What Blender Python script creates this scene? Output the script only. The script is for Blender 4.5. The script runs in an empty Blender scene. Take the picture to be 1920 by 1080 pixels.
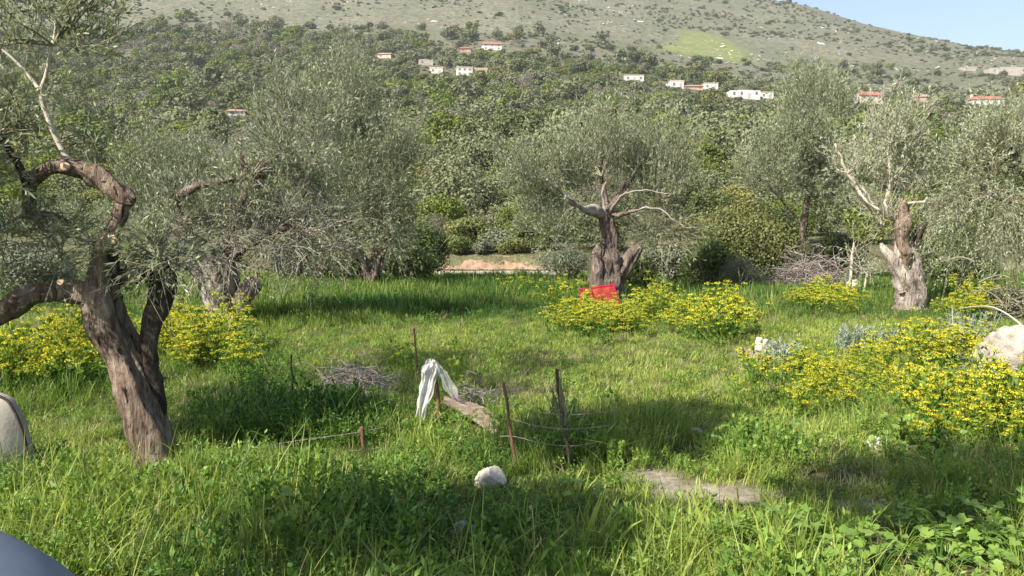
import bpy, math, random
import numpy as np
from mathutils import Vector, Matrix

# ----------------------------------------------------------------- camera, sky, sun, exposure
SC = bpy.context.scene
COL = SC.collection
F = 960 / math.tan(math.radians(30))          # focal length in photo pixels (1920 wide)
PITCH = math.atan(140 / F)
CAMZ = 1.62
cam_data = bpy.data.cameras.new('camera')
cam_data.angle = math.radians(60)
cam_data.clip_end = 6000
cam_data.clip_start = 0.05
cam = bpy.data.objects.new('camera', cam_data)
COL.objects.link(cam)
cam.location = (0, 0, CAMZ)
cam.rotation_euler = (math.pi / 2 - PITCH, 0, 0)
SC.camera = cam

SUN_EL = math.radians(40)
SUN_DIR = np.array([0.74, 0.67])              # the way the light travels over the ground
SUN_DIR = SUN_DIR / np.linalg.norm(SUN_DIR)
world = bpy.data.worlds.new('World')
SC.world = world
world.use_nodes = True
wn = world.node_tree.nodes
wn.clear()
sky = wn.new('ShaderNodeTexSky')
sky.sky_type = 'NISHITA'
sky.sun_disc = False
sky.sun_elevation = SUN_EL
sky.sun_rotation = math.atan2(-SUN_DIR[0], -SUN_DIR[1])
sky.air_density = 1.0
sky.dust_density = 1.2
sky.ozone_density = 1.0
bgn = wn.new('ShaderNodeBackground')
bgn.inputs['Strength'].default_value = 0.10
wout = wn.new('ShaderNodeOutputWorld')
world.node_tree.links.new(sky.outputs[0], bgn.inputs['Color'])
world.node_tree.links.new(bgn.outputs[0], wout.inputs['Surface'])

sun_data = bpy.data.lights.new('sun', 'SUN')
sun_data.energy = 5.0
sun_data.angle = math.radians(0.5)
sun_data.color = (1.0, 0.93, 0.82)
sun = bpy.data.objects.new('sun', sun_data)
COL.objects.link(sun)
sd = Vector((SUN_DIR[0] * math.cos(SUN_EL), SUN_DIR[1] * math.cos(SUN_EL), -math.sin(SUN_EL)))
sun.rotation_euler = sd.to_track_quat('-Z', 'Y').to_euler()
sun.location = (-20, -20, 30)

SC.view_settings.view_transform = 'Standard'
SC.view_settings.look = 'None'
SC.view_settings.gamma = 1
SC.view_settings.use_curve_mapping = False
SC.view_settings.exposure = 1.02
SC.cycles.max_bounces = 6
SC.cycles.diffuse_bounces = 3
SC.cycles.transmission_bounces = 4
SC.cycles.transparent_max_bounces = 6
SC.cycles.volume_bounces = 0
SC.cycles.caustics_reflective = False
SC.cycles.caustics_refractive = False

HAZE = 0.00020

# ----------------------------------------------------------------- noise and placement maths
def _hash(ix, iy, iz, seed):
    h = (ix.astype(np.int64) * 374761393 + iy.astype(np.int64) * 668265263 + iz.astype(np.int64) * 2147483647 + seed * 1274126177) & 0xffffffff
    h = ((h ^ (h >> 13)) * 1274126177) & 0xffffffff
    h = ((h ^ (h >> 16)) * 2246822519) & 0xffffffff
    return ((h ^ (h >> 15)) & 0xffff) / 65535.0

def noise3(x, y, z, seed=0):
    x, y, z = np.broadcast_arrays(np.asarray(x, float), np.asarray(y, float), np.asarray(z, float))
    fx, fy, fz = np.floor(x), np.floor(y), np.floor(z)
    tx, ty, tz = x - fx, y - fy, z - fz
    tx, ty, tz = tx * tx * (3 - 2 * tx), ty * ty * (3 - 2 * ty), tz * tz * (3 - 2 * tz)
    r = 0
    for dx in (0, 1):
        for dy in (0, 1):
            for dz in (0, 1):
                w = (tx if dx else 1 - tx) * (ty if dy else 1 - ty) * (tz if dz else 1 - tz)
                r = r + w * _hash(fx + dx, fy + dy, fz + dz, seed)
    return r * 2 - 1

def fbm2(x, y, seed=0, octv=4):
    r, a, f, n = 0, 1.0, 1.0, 0
    for o in range(octv):
        r = r + a * noise3(np.asarray(x) * f, np.asarray(y) * f, 0.37 + o, seed + o)
        n += a
        a *= 0.5
        f *= 2.03
    return r / n

PY = [-200, 22, 24.6, 26.6, 27.4, 35, 60, 100, 150, 200, 250, 310, 400, 600, 800, 950, 1010, 1200, 1700, 2500]
PZ = [0, 0, -0.10, -0.10, 0.36, 0.7, 2.4, 6.2, 11.5, 18, 26, 37, 58, 108, 172, 224, 236, 222, 170, 120]

def terrain(x, y):
    x = np.asarray(x, float)
    y = np.asarray(y, float)
    z = np.interp(y, PY, PZ)
    mn = np.interp(x, [-200, -100, 0, 100, 160, 260], [1.22, 1.2, 1.2, 1.0, 0.92, 0.86])
    mc = np.interp(x, [-400, 0, 291, 343, 394, 423, 480, 514, 545, 850], [1.3, 1.15, 1.0, 0.925, 0.87, 0.825, 0.78, 0.757, 0.745, 0.58])
    t = np.clip((y - 310) / 690, 0, 1)
    m = mn * (1 - t) + mc * t
    m = np.where(y < 28, 1, m)
    z = z * m
    k = np.clip((y - 40) / 200, 0, 1)
    z = z + k * 2.2 * fbm2(x / 45, y / 45, 3) + np.clip((y - 300) / 400, 0, 1) * 5 * fbm2(x / 110, y / 110, 9)
    z = z + np.clip((y - 29) / 10, 0, 1) * 0.25 * fbm2(x / 6, y / 6, 5, 2)
    near = np.clip((24 - y) / 3, 0, 1)
    z = z + near * 0.035 * fbm2(x / 1.7, y / 1.7, 7, 3)
    return z

def tz(x, y):
    return float(terrain(np.array([x]), np.array([y]))[0])

def ray(px, py):
    u, v = (px - 960) / F, -(py - 540) / F
    c, s = math.cos(PITCH), math.sin(PITCH)
    return np.array([u, c + v * s, -s + v * c])

def at(px, py, d):
    """the point at distance d (along +Y) that the photo shows at pixel px, py"""
    r = ray(px, py)
    return np.array([0, 0, CAMZ]) + r * (d / r[1])

def hit(px, py):
    r = ray(px, py)
    d = np.concatenate([np.arange(2, 40, 0.05), np.arange(40, 1400, 0.5)])
    x, y, z = r[0] * d / r[1], d, CAMZ + r[2] * d / r[1]
    below = np.nonzero(z < terrain(x, y))[0]
    i = below[0] if len(below) else len(d) - 1
    return np.array([x[i], y[i], float(terrain(x[i:i + 1], y[i:i + 1])[0])])

def project(x, y, z):
    c, s = math.cos(PITCH), math.sin(PITCH)
    dz = z - CAMZ
    depth = y * c - dz * s
    up = y * s + dz * c
    return 960 + F * x / depth, 540 - F * up / depth

def pxr(n, d):
    return n * d / F

def norm(v):
    return v / np.maximum(np.linalg.norm(v, axis=-1, keepdims=True), 1e-9)

# ----------------------------------------------------------------- mesh helpers
class MB:
    """collects vertices and faces (numpy) and links them as one mesh object"""
    def __init__(self):
        self.v, self.f, self.t, self.n = [], [], [], 0

    def add(self, v, f, tint=None):
        v = np.asarray(v, float).reshape(-1, 3)
        f = np.asarray(f, int)
        self.v.append(v)
        self.f.append(f + self.n)
        self.t.append(np.full(len(v), 0.5) if tint is None else np.broadcast_to(tint, (len(v),)))
        self.n += len(v)

    def mesh(self, name, mat, origin=(0, 0, 0), smooth=True):
        me = bpy.data.meshes.new(name)
        v = np.concatenate(self.v) - np.asarray(origin, float)
        me.vertices.add(len(v))
        me.vertices.foreach_set('co', v.astype(np.float32).ravel())
        lt = np.concatenate([np.full(len(f), f.shape[1]) for f in self.f])
        li = np.concatenate([f.ravel() for f in self.f])
        ls = np.concatenate([[0], np.cumsum(lt)[:-1]])
        me.loops.add(len(li))
        me.loops.foreach_set('vertex_index', li.astype(np.int32))
        me.polygons.add(len(lt))
        me.polygons.foreach_set('loop_start', ls.astype(np.int32))
        me.polygons.foreach_set('loop_total', lt.astype(np.int32))
        me.polygons.foreach_set('use_smooth', np.full(len(lt), smooth))
        a = me.attributes.new('leaf_tint', 'FLOAT', 'POINT')
        a.data.foreach_set('value', np.concatenate(self.t).astype(np.float32))
        me.update(calc_edges=True)
        if isinstance(mat, (list, tuple)):
            for m in mat:
                me.materials.append(m)
        else:
            me.materials.append(mat)
        return me

    def build(self, name, mat, parent=None, origin=None, smooth=True, kind=None):
        o0 = origin if origin is not None else ((0, 0, 0) if parent is None else tuple(parent.location))
        ob = bpy.data.objects.new(name, self.mesh(name, mat, o0, smooth))
        COL.objects.link(ob)
        if parent is not None:
            ob.parent = parent
        else:
            ob.location = o0
        if kind:
            ob['kind'] = kind
        return ob

def tag(ob, label=None, cat=None, group=None, kind=None):
    if label: ob['label'] = label
    if cat: ob['category'] = cat
    if group: ob['group'] = group
    if kind: ob['kind'] = kind
    return ob

def thing(name, loc, label, cat, group=None):
    ob = bpy.data.objects.new(name, None)
    ob.empty_display_size = 0.2
    ob.location = tuple(loc)
    COL.objects.link(ob)
    return tag(ob, label, cat, group)

def resample(pts, rad, step):
    pts = np.asarray(pts, float)
    rad = np.asarray(rad, float)
    seg = np.linalg.norm(np.diff(pts, axis=0), axis=1)
    s = np.concatenate([[0], np.cumsum(seg)])
    n = max(3, int(s[-1] / step) + 1)
    q = np.linspace(0, s[-1], n)
    if len(pts) < 3:
        return np.stack([np.interp(q, s, pts[:, i]) for i in range(3)], 1), np.interp(q, s, rad), q
    m = np.gradient(pts, s, axis=0)
    i = np.clip(np.searchsorted(s, q, 'right') - 1, 0, len(pts) - 2)
    h = (s[i + 1] - s[i])[:, None]
    t = ((q - s[i]) / (s[i + 1] - s[i]))[:, None]
    out = ((2 * t**3 - 3 * t**2 + 1) * pts[i] + (t**3 - 2 * t**2 + t) * h * m[i] + (-2 * t**3 + 3 * t**2) * pts[i + 1] + (t**3 - t**2) * h * m[i + 1])
    return out, np.interp(q, s, rad), q

def gnarl(mb, pts, rad, step=0.03, sides=20, amp=0.2, freq=2.2, along=2.0, lump=0.12, seed=0, twist=1.0, cap=True, tint=0.5, kink=0.0):
    """a bark-covered limb: a tube along a curve with ridges running along it, lumps and capped ends"""
    P, R, S = resample(pts, rad, step)
    n = len(P)
    if kink:
        P = P + kink * np.stack([noise3(S * 7, 0, q, seed) + .5 * noise3(S * 17, 0, q, seed + 1) for q in (0.5, 3.5, 6.5)], 1) * np.minimum(1, S / max(S[-1] * .15, 1e-6))[:, None]
    T = norm(np.gradient(P, axis=0))
    up = np.array([0.31, -0.9, 0.2])
    A = norm(np.cross(T, up))
    B = np.cross(T, A)
    th = np.linspace(0, 2 * np.pi, sides, endpoint=False)
    tw = th[None, :] + twist * S[:, None]
    c, s = np.cos(tw), np.sin(tw)
    ss = S[:, None] * along
    k = 1 + amp * (1 - 2 * np.abs(noise3(c * freq, s * freq, ss, seed))) * 0.8 + amp * 0.5 * noise3(c * freq * 2.7, s * freq * 2.7, ss * 2, seed + 5)
    k = k - amp * .30 * np.abs(noise3(c * freq * 5.5, s * freq * 5.5, ss * 2.5, seed + 7))
    k = k + lump * noise3(np.cos(th)[None, :] * 0.9, np.sin(th)[None, :] * 0.9, S[:, None] * 4.5, seed + 9) * 2
    rr = R[:, None] * np.maximum(k, 0.3)
    V = P[:, None, :] + rr[..., None] * (np.cos(th)[None, :, None] * A[:, None, :] + np.sin(th)[None, :, None] * B[:, None, :])
    i = np.arange(n - 1)[:, None] * sides
    j = np.arange(sides)[None, :]
    j2 = (j + 1) % sides
    f = np.stack([i + j, i + j2, i + sides + j2, i + sides + j], -1).reshape(-1, 4)
    base = mb.n
    mb.add(V.reshape(-1, 3), f, tint)
    if cap:
        for e, ring in ((0, 0), (-1, n - 1)):
            cpt = P[e] + T[e] * R[e] * (0.1 if e else -0.1)
            idx = np.arange(sides)
            tri = np.stack([ring * sides + idx, ring * sides + (idx + 1) % sides, np.full(sides, n * sides)], 1) + base
            mb.v.append(cpt[None, :]); mb.t.append(np.array([tint])); mb.n += 1
            tri[:, 2] = mb.n - 1
            mb.f.append(tri)

def tubes(mb, P, R, sides=3, tint=0.5):
    """many thin tubes at once: P (N,K,3), R (N,K)"""
    N, K, _ = P.shape
    T = norm(np.gradient(P, axis=1))
    up = np.array([0.43, 0.6, 0.31])
    A = norm(np.cross(T, up))
    B = np.cross(T, A)
    th = np.linspace(0, 2 * np.pi, sides, endpoint=False)
    V = P[:, :, None, :] + R[:, :, None, None] * (np.cos(th)[:, None] * A[:, :, None, :] + np.sin(th)[:, None] * B[:, :, None, :])
    n = np.arange(N)[:, None, None] * K * sides
    k = np.arange(K - 1)[None, :, None] * sides
    j = np.arange(sides)[None, None, :]
    j2 = (j + 1) % sides
    f = np.stack([n + k + j, n + k + j2, n + k + sides + j2, n + k + sides + j], -1).reshape(-1, 4)
    t = tint if np.isscalar(tint) else np.repeat(tint, K * sides)
    mb.add(V.reshape(-1, 3), f, t)

def leaves(mb, P, D, S, L, W, tint):
    """lanceolate leaves, one kite each"""
    N = len(P)
    L = np.broadcast_to(L, (N,))[:, None]
    W = np.broadcast_to(W, (N,))[:, None]
    V = np.stack([P, P + D * L * 0.45 + S * W * 0.5, P + D * L, P + D * L * 0.45 - S * W * 0.5], 1)
    f = np.arange(N * 4).reshape(N, 4)
    mb.add(V.reshape(-1, 3), f, np.repeat(np.broadcast_to(tint, (N,)), 4))

def box(mb, x0, x1, y0, y1, z0, z1):
    v = [(x0, y0, z0), (x1, y0, z0), (x1, y1, z0), (x0, y1, z0), (x0, y0, z1), (x1, y0, z1), (x1, y1, z1), (x0, y1, z1)]
    mb.add(v, [(0, 3, 2, 1), (4, 5, 6, 7), (0, 1, 5, 4), (1, 2, 6, 5), (2, 3, 7, 6), (3, 0, 4, 7)])

# ----------------------------------------------------------------- materials
def new_mat(name):
    m = bpy.data.materials.new(name)
    m.use_nodes = True
    m.node_tree.nodes.clear()
    return m, m.node_tree.nodes, m.node_tree.links

def ramp(nodes, links, fac, stops):
    r = nodes.new('ShaderNodeValToRGB')
    el = r.color_ramp.elements
    while len(el) < len(stops):
        el.new(0.5)
    for e, (p, c) in zip(el, stops):
        e.position = p
        e.color = (*c, 1)
    links.new(fac, r.inputs[0])
    return r.outputs[0]

def noise_node(nodes, links, scale, detail=4, vec=None, rough=0.55):
    n = nodes.new('ShaderNodeTexNoise')
    n.inputs['Scale'].default_value = scale
    n.inputs['Detail'].default_value = detail
    n.inputs['Roughness'].default_value = rough
    if vec is not None:
        links.new(vec, n.inputs['Vector'])
    return n.outputs[0]

def mix(nodes, links, fac, a, b, mode='MIX'):
    m = nodes.new('ShaderNodeMix')
    m.data_type = 'RGBA'
    m.blend_type = mode
    for sock, val in ((m.inputs[0], fac), (m.inputs[6], a), (m.inputs[7], b)):
        if hasattr(val, 'links'):
            links.new(val, sock)
        elif isinstance(val, (int, float)):
            sock.default_value = val
        else:
            sock.default_value = (*val, 1)
    return m.outputs[2]

def math_node(nodes, links, op, a, b=None):
    m = nodes.new('ShaderNodeMath')
    m.operation = op
    for sock, val in zip(m.inputs, (a, b)):
        if val is None: continue
        if hasattr(val, 'links'): links.new(val, sock)
        else: sock.default_value = val
    return m.outputs[0]

def attr(nodes, name, kind='GEOMETRY'):
    a = nodes.new('ShaderNodeAttribute')
    a.attribute_name = name
    a.attribute_type = kind
    return a

def leaf_mat(name, dark, light, back=None, trans=0.3, rough=0.5, spec=0.25, inst=False, wscale=0.0, rand=0.5, tcol=None):
    """foliage: colour from a per-leaf attribute, a per-plant random and (if instanced) a per-plant attribute"""
    m, N, L = new_mat(name)
    t = attr(N, 'leaf_tint').outputs['Fac']
    oi = N.new('ShaderNodeObjectInfo')
    t = math_node(N, L, 'ADD', t, math_node(N, L, 'MULTIPLY', math_node(N, L, 'SUBTRACT', oi.outputs['Random'], 0.5), rand))
    if inst:
        it = attr(N, 'tint', 'INSTANCER').outputs['Fac']
        t = math_node(N, L, 'ADD', t, math_node(N, L, 'SUBTRACT', it, 0.5))
    if wscale:
        g = N.new('ShaderNodeNewGeometry')
        nz = noise_node(N, L, wscale, 3, g.outputs['Position'])
        t = math_node(N, L, 'ADD', t, math_node(N, L, 'MULTIPLY', math_node(N, L, 'SUBTRACT', nz, 0.5), 1.0))
    c = ramp(N, L, t, [(0.0, dark), (1.0, light)])
    if back:
        g2 = N.new('ShaderNodeNewGeometry')
        c = mix(N, L, g2.outputs['Backfacing'], c, back)
    p = N.new('ShaderNodeBsdfPrincipled')
    p.inputs['Roughness'].default_value = rough
    p.inputs['Specular IOR Level'].default_value = spec
    L.new(c, p.inputs['Base Color'])
    tr = N.new('ShaderNodeBsdfTranslucent')
    L.new(mix(N, L, 1.0, c, tcol or (1.0, 1.0, 0.55), 'MULTIPLY') if True else c, tr.inputs['Color'])
    ms = N.new('ShaderNodeMixShader')
    ms.inputs[0].default_value = trans
    L.new(p.outputs[0], ms.inputs[1])
    L.new(tr.outputs[0], ms.inputs[2])
    o = N.new('ShaderNodeOutputMaterial')
    L.new(ms.outputs[0], o.inputs['Surface'])
    return m

def solid_mat(name, stops, scale=6, rough=0.85, bump=0.3, bscale=30, stretch=None, spec=0.2, detail=6, dist=0.01):
    m, N, L = new_mat(name)
    tc = N.new('ShaderNodeTexCoord')
    vec = tc.outputs['Object']
    if stretch:
        mp = N.new('ShaderNodeMapping')
        mp.inputs['Scale'].default_value = stretch
        L.new(vec, mp.inputs['Vector'])
        vec = mp.outputs[0]
    c = ramp(N, L, noise_node(N, L, scale, detail, vec, 0.62), stops)
    p = N.new('ShaderNodeBsdfPrincipled')
    p.inputs['Roughness'].default_value = rough
    p.inputs['Specular IOR Level'].default_value = spec
    L.new(c, p.inputs['Base Color'])
    if bump:
        b = N.new('ShaderNodeBump')
        b.inputs['Strength'].default_value = bump
        b.inputs['Distance'].default_value = dist
        L.new(noise_node(N, L, bscale, 5, vec, 0.65), b.inputs['Height'])
        L.new(b.outputs[0], p.inputs['Normal'])
    o = N.new('ShaderNodeOutputMaterial')
    L.new(p.outputs[0], o.inputs['Surface'])
    return m

def bark_mat(name, dark, mid, pale, patch=0.5, stretch=(7, 7, 1.3)):
    """olive bark: streaks along the trunk, pale weathered patches, dark cracks"""
    m, N, L = new_mat(name)
    tc = N.new('ShaderNodeTexCoord')
    mp = N.new('ShaderNodeMapping')
    mp.inputs['Scale'].default_value = stretch
    L.new(tc.outputs['Object'], mp.inputs['Vector'])
    streak = noise_node(N, L, 3.2, 6, mp.outputs[0], 0.68)
    c = ramp(N, L, streak, [(0.30, dark), (0.47, mid), (0.60, tuple(0.5 * (a + b) for a, b in zip(mid, pale))), (0.78, pale)])
    pn = noise_node(N, L, 3.1, 5, tc.outputs['Object'], 0.6)
    pf = ramp(N, L, pn, [(patch - 0.06, (0, 0, 0)), (patch + 0.10, (1, 1, 1))])
    c = mix(N, L, pf, c, mix(N, L, streak, tuple(0.75 * v for v in pale), tuple(min(1, 1.25 * v) for v in pale)))
    ck = ramp(N, L, noise_node(N, L, 5.5, 3, mp.outputs[0], 0.5), [(0.30, (1, 1, 1)), (0.40, (0, 0, 0))])
    c = mix(N, L, ck, c, tuple(0.35 * v for v in dark))
    p = N.new('ShaderNodeBsdfPrincipled')
    p.inputs['Roughness'].default_value = 0.9
    p.inputs['Specular IOR Level'].default_value = 0.15
    L.new(c, p.inputs['Base Color'])
    b = N.new('ShaderNodeBump')
    b.inputs['Strength'].default_value = 1.0
    b.inputs['Distance'].default_value = 0.05
    L.new(math_node(N, L, 'ADD', streak, math_node(N, L, 'MULTIPLY', noise_node(N, L, 9, 5, mp.outputs[0], 0.7), 0.5)), b.inputs['Height'])
    L.new(b.outputs[0], p.inputs['Normal'])
    o = N.new('ShaderNodeOutputMaterial')
    L.new(p.outputs[0], o.inputs['Surface'])
    return m

M = {}
M['bark_brown'] = bark_mat('bark_brown', (0.05, 0.034, 0.025), (0.19, 0.135, 0.10), (0.42, 0.34, 0.265), 0.60)
M['bark_grey'] = bark_mat('bark_grey', (0.04, 0.03, 0.025), (0.14, 0.105, 0.085), (0.33, 0.27, 0.225), 0.60)
M['bark_pale'] = bark_mat('bark_pale', (0.045, 0.035, 0.03), (0.23, 0.19, 0.16), (0.48, 0.42, 0.355), 0.50)
M['bark_dark'] = bark_mat('bark_dark', (0.02, 0.015, 0.012), (0.06, 0.045, 0.035), (0.16, 0.13, 0.10), 0.75)
M['twig'] = solid_mat('twig', [(0.3, (0.12, 0.115, 0.075)), (0.7, (0.28, 0.265, 0.18))], 5, 0.85, 0)
M['twig_pale'] = solid_mat('twig_pale', [(0.3, (0.30, 0.26, 0.20)), (0.7, (0.55, 0.50, 0.42))], 5, 0.8, 0)
M['twig_dead'] = solid_mat('twig_dead', [(0.3, (0.16, 0.13, 0.115)), (0.7, (0.38, 0.33, 0.30))], 5, 0.85, 0)
M['cut'] = solid_mat('cut', [(0.3, (0.35, 0.25, 0.15)), (0.7, (0.55, 0.43, 0.29))], 20, 0.8, 0.1)
M['olive_leaf'] = leaf_mat('olive_leaf', (0.105, 0.135, 0.072), (0.275, 0.315, 0.180), (0.32, 0.35, 0.24), 0.28, 0.5, 0.3)
M['olive_leaf_pale'] = leaf_mat('olive_leaf_pale', (0.155, 0.185, 0.10), (0.37, 0.41, 0.24), (0.41, 0.43, 0.31), 0.25, 0.5, 0.3)
M['bush_green'] = leaf_mat('bush_green', (0.05, 0.085, 0.025), (0.18, 0.225, 0.065), None, 0.3)
M['bush_yellow'] = leaf_mat('bush_yellow', (0.095, 0.115, 0.04), (0.25, 0.26, 0.095), None, 0.3)
M['bush_grey'] = leaf_mat('bush_grey', (0.09, 0.105, 0.065), (0.22, 0.24, 0.16), None, 0.2)
M['silver'] = leaf_mat('silver', (0.20, 0.25, 0.18), (0.40, 0.46, 0.36), None, 0.25)
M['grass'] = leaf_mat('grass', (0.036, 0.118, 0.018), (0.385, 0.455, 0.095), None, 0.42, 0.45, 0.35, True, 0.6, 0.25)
M['weed'] = leaf_mat('weed', (0.034, 0.118, 0.018), (0.27, 0.40, 0.075), None, 0.38, 0.5, 0.3, True, 0.5, 0.25)
M['straw'] = leaf_mat('straw', (0.24, 0.19, 0.09), (0.52, 0.46, 0.26), None, 0.3, 0.7, 0.1, True)
M['mallow'] = leaf_mat('mallow', (0.12, 0.24, 0.035), (0.27, 0.37, 0.08), None, 0.35, 0.4, 0.45)
M['plant'] = leaf_mat('plant', (0.05, 0.13, 0.018), (0.24, 0.34, 0.05), None, 0.35)
M['flower'] = leaf_mat('flower', (0.42, 0.43, 0.035), (0.80, 0.66, 0.045), None, 0.3, 0.6, 0.15, False, 0, 0.45, (1, 1, 0.6))
M['limestone'] = solid_mat('limestone', [(0.3, (0.28, 0.245, 0.195)), (0.5, (0.52, 0.475, 0.40)), (0.7, (0.68, 0.64, 0.56))], 7, 0.9, 0.6, 25)
M['greystone'] = solid_mat('greystone', [(0.3, (0.20, 0.20, 0.20)), (0.5, (0.42, 0.42, 0.43)), (0.7, (0.60, 0.60, 0.60))], 12, 0.9, 0.7, 40)
M['boulder'] = solid_mat('boulder', [(0.28, (0.12, 0.10, 0.075)), (0.42, (0.33, 0.285, 0.235)), (0.6, (0.44, 0.39, 0.33)), (0.75, (0.54, 0.49, 0.42))], 3.2, 0.9, 0.8, 12, None, 0.2, 8, 0.04)
M['rust'] = solid_mat('rust', [(0.3, (0.05, 0.028, 0.018)), (0.6, (0.15, 0.075, 0.045)), (0.8, (0.26, 0.15, 0.09))], 25, 0.85, 0.4, 80)
M['iron'] = solid_mat('iron', [(0.3, (0.025, 0.02, 0.018)), (0.7, (0.08, 0.06, 0.05))], 25, 0.8, 0.3, 80)
M['wire'] = solid_mat('wire', [(0.3, (0.16, 0.13, 0.115)), (0.7, (0.34, 0.30, 0.27))], 20, 0.6, 0)
M['old_wood'] = solid_mat('old_wood', [(0.3, (0.07, 0.05, 0.036)), (0.5, (0.185, 0.14, 0.11)), (0.72, (0.31, 0.255, 0.205))], 5, 0.9, 0.6, 14, (1.5, 9, 9))
M['red_wood'] = solid_mat('red_wood', [(0.3, (0.07, 0.035, 0.022)), (0.7, (0.22, 0.12, 0.08))], 6, 0.9, 0.4, 20, (9, 9, 1.5))
M['soil'] = solid_mat('soil', [(0.3, (0.17, 0.13, 0.09)), (0.5, (0.33, 0.27, 0.20)), (0.72, (0.48, 0.41, 0.32))], 5, 0.95, 0.8, 30)
M['track'] = solid_mat('track', [(0.3, (0.34, 0.29, 0.22)), (0.7, (0.50, 0.45, 0.37))], 2, 0.95, 0.4, 20)

# ----------------------------------------------------------------- the ground: meadow, track, bank, hillside
def ground_mat():
    m, N, L = new_mat('meadow_soil')
    tc = N.new('ShaderNodeTexCoord')
    n1 = noise_node(N, L, 0.8, 5, tc.outputs['Object'])
    n2 = noise_node(N, L, 14, 5, tc.outputs['Object'], 0.7)
    green = ramp(N, L, n2, [(0.3, (0.025, 0.04, 0.010)), (0.7, (0.10, 0.125, 0.03))])
    straw = ramp(N, L, n2, [(0.3, (0.08, 0.065, 0.03)), (0.7, (0.22, 0.19, 0.095))])
    c = mix(N, L, ramp(N, L, n1, [(0.45, (0, 0, 0)), (0.68, (1, 1, 1))]), green, straw)
    dirt = ramp(N, L, n2, [(0.28, (0.17, 0.135, 0.10)), (0.5, (0.34, 0.285, 0.22)), (0.75, (0.47, 0.41, 0.33))])
    c = mix(N, L, attr(N, 'dirt').outputs['Fac'], c, dirt)
    p = N.new('ShaderNodeBsdfPrincipled')
    p.inputs['Roughness'].default_value = 0.95
    p.inputs['Specular IOR Level'].default_value = 0.1
    L.new(c, p.inputs['Base Color'])
    b = N.new('ShaderNodeBump')
    b.inputs['Strength'].default_value = 0.8
    b.inputs['Distance'].default_value = 0.02
    L.new(noise_node(N, L, 40, 5, tc.outputs['Object'], 0.7), b.inputs['Height'])
    L.new(b.outputs[0], p.inputs['Normal'])
    o = N.new('ShaderNodeOutputMaterial')
    L.new(p.outputs[0], o.inputs['Surface'])
    return m

def hill_mat():
    m, N, L = new_mat('hillside')
    tc = N.new('ShaderNodeTexCoord')
    ob = tc.outputs['Object']
    n1 = noise_node(N, L, 0.02, 6, ob, 0.6)
    n2 = noise_node(N, L, 0.22, 6, ob, 0.7)
    n3 = noise_node(N, L, 0.9, 4, ob, 0.7)
    g = ramp(N, L, n2, [(0.28, (0.052, 0.062, 0.034)), (0.5, (0.130, 0.138, 0.080)), (0.72, (0.235, 0.230, 0.150))])
    dry = ramp(N, L, n2, [(0.3, (0.09, 0.09, 0.056)), (0.7, (0.235, 0.220, 0.150))])
    c = mix(N, L, ramp(N, L, n1, [(0.42, (0, 0, 0)), (0.62, (1, 1, 1))]), g, dry)
    scrub = ramp(N, L, n3, [(0.30, (1, 1, 1)), (0.42, (0, 0, 0))])
    c = mix(N, L, math_node(N, L, 'MULTIPLY', scrub, 0.6), c, (0.055, 0.060, 0.032))
    rk = math_node(N, L, 'MULTIPLY', ramp(N, L, noise_node(N, L, 0.35, 6, ob, 0.75), [(0.52, (0, 0, 0)), (0.64, (1, 1, 1))]), attr(N, 'rock').outputs['Fac'])
    c = mix(N, L, rk, c, ramp(N, L, n3, [(0.3, (0.24, 0.23, 0.22)), (0.7, (0.46, 0.44, 0.41))]))
    fld = ramp(N, L, n2, [(0.3, (0.15, 0.19, 0.06)), (0.55, (0.20, 0.23, 0.07)), (0.75, (0.34, 0.31, 0.08))])
    c = mix(N, L, attr(N, 'field').outputs['Fac'], c, fld)
    under = ramp(N, L, n3, [(0.3, (0.06, 0.065, 0.032)), (0.7, (0.19, 0.18, 0.095))])
    c = mix(N, L, attr(N, 'wood').outputs['Fac'], c, under)
    p = N.new('ShaderNodeBsdfPrincipled')
    p.inputs['Roughness'].default_value = 0.95
    p.inputs['Specular IOR Level'].default_value = 0.05
    L.new(c, p.inputs['Base Color'])
    b = N.new('ShaderNodeBump')
    b.inputs['Strength'].default_value = 0.7
    b.inputs['Distance'].default_value = 1.2
    L.new(noise_node(N, L, 0.3, 7, ob, 0.75), b.inputs['Height'])
    L.new(b.outputs[0], p.inputs['Normal'])
    o = N.new('ShaderNodeOutputMaterial')
    L.new(p.outputs[0], o.inputs['Surface'])
    return m

def set_attr(me, name, vals):
    a = me.attributes.new(name, 'FLOAT', 'POINT')
    a.data.foreach_set('value', np.asarray(vals, np.float32))

DIRT = []       # (x, y, rx, ry): bare earth in the meadow, read off the photo
for px, py, rx, ry in ((1320, 926, 108, 22), (1222, 900, 72, 18), (1590, 952, 46, 9), (665, 728, 85, 15), (905, 740, 50, 8), (1415, 668, 14, 26)):
    h0 = hit(px, py)
    DIRT.append((h0[0], h0[1], pxr(rx, h0[1]), abs(hit(px, py - ry)[1] - hit(px, py + ry)[1]) / 2))

def dirt_at(x, y):
    r = np.zeros(np.shape(x))
    for cx, cy, rx, ry in DIRT:
        q = np.sqrt(((x - cx) / rx) ** 2 + ((y - cy) / ry) ** 2) + 0.35 * noise3(x * 4, y * 4, 0.5, 31)
        r = np.maximum(r, np.clip((1.15 - q) / 0.4, 0, 1))
    return r

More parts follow.
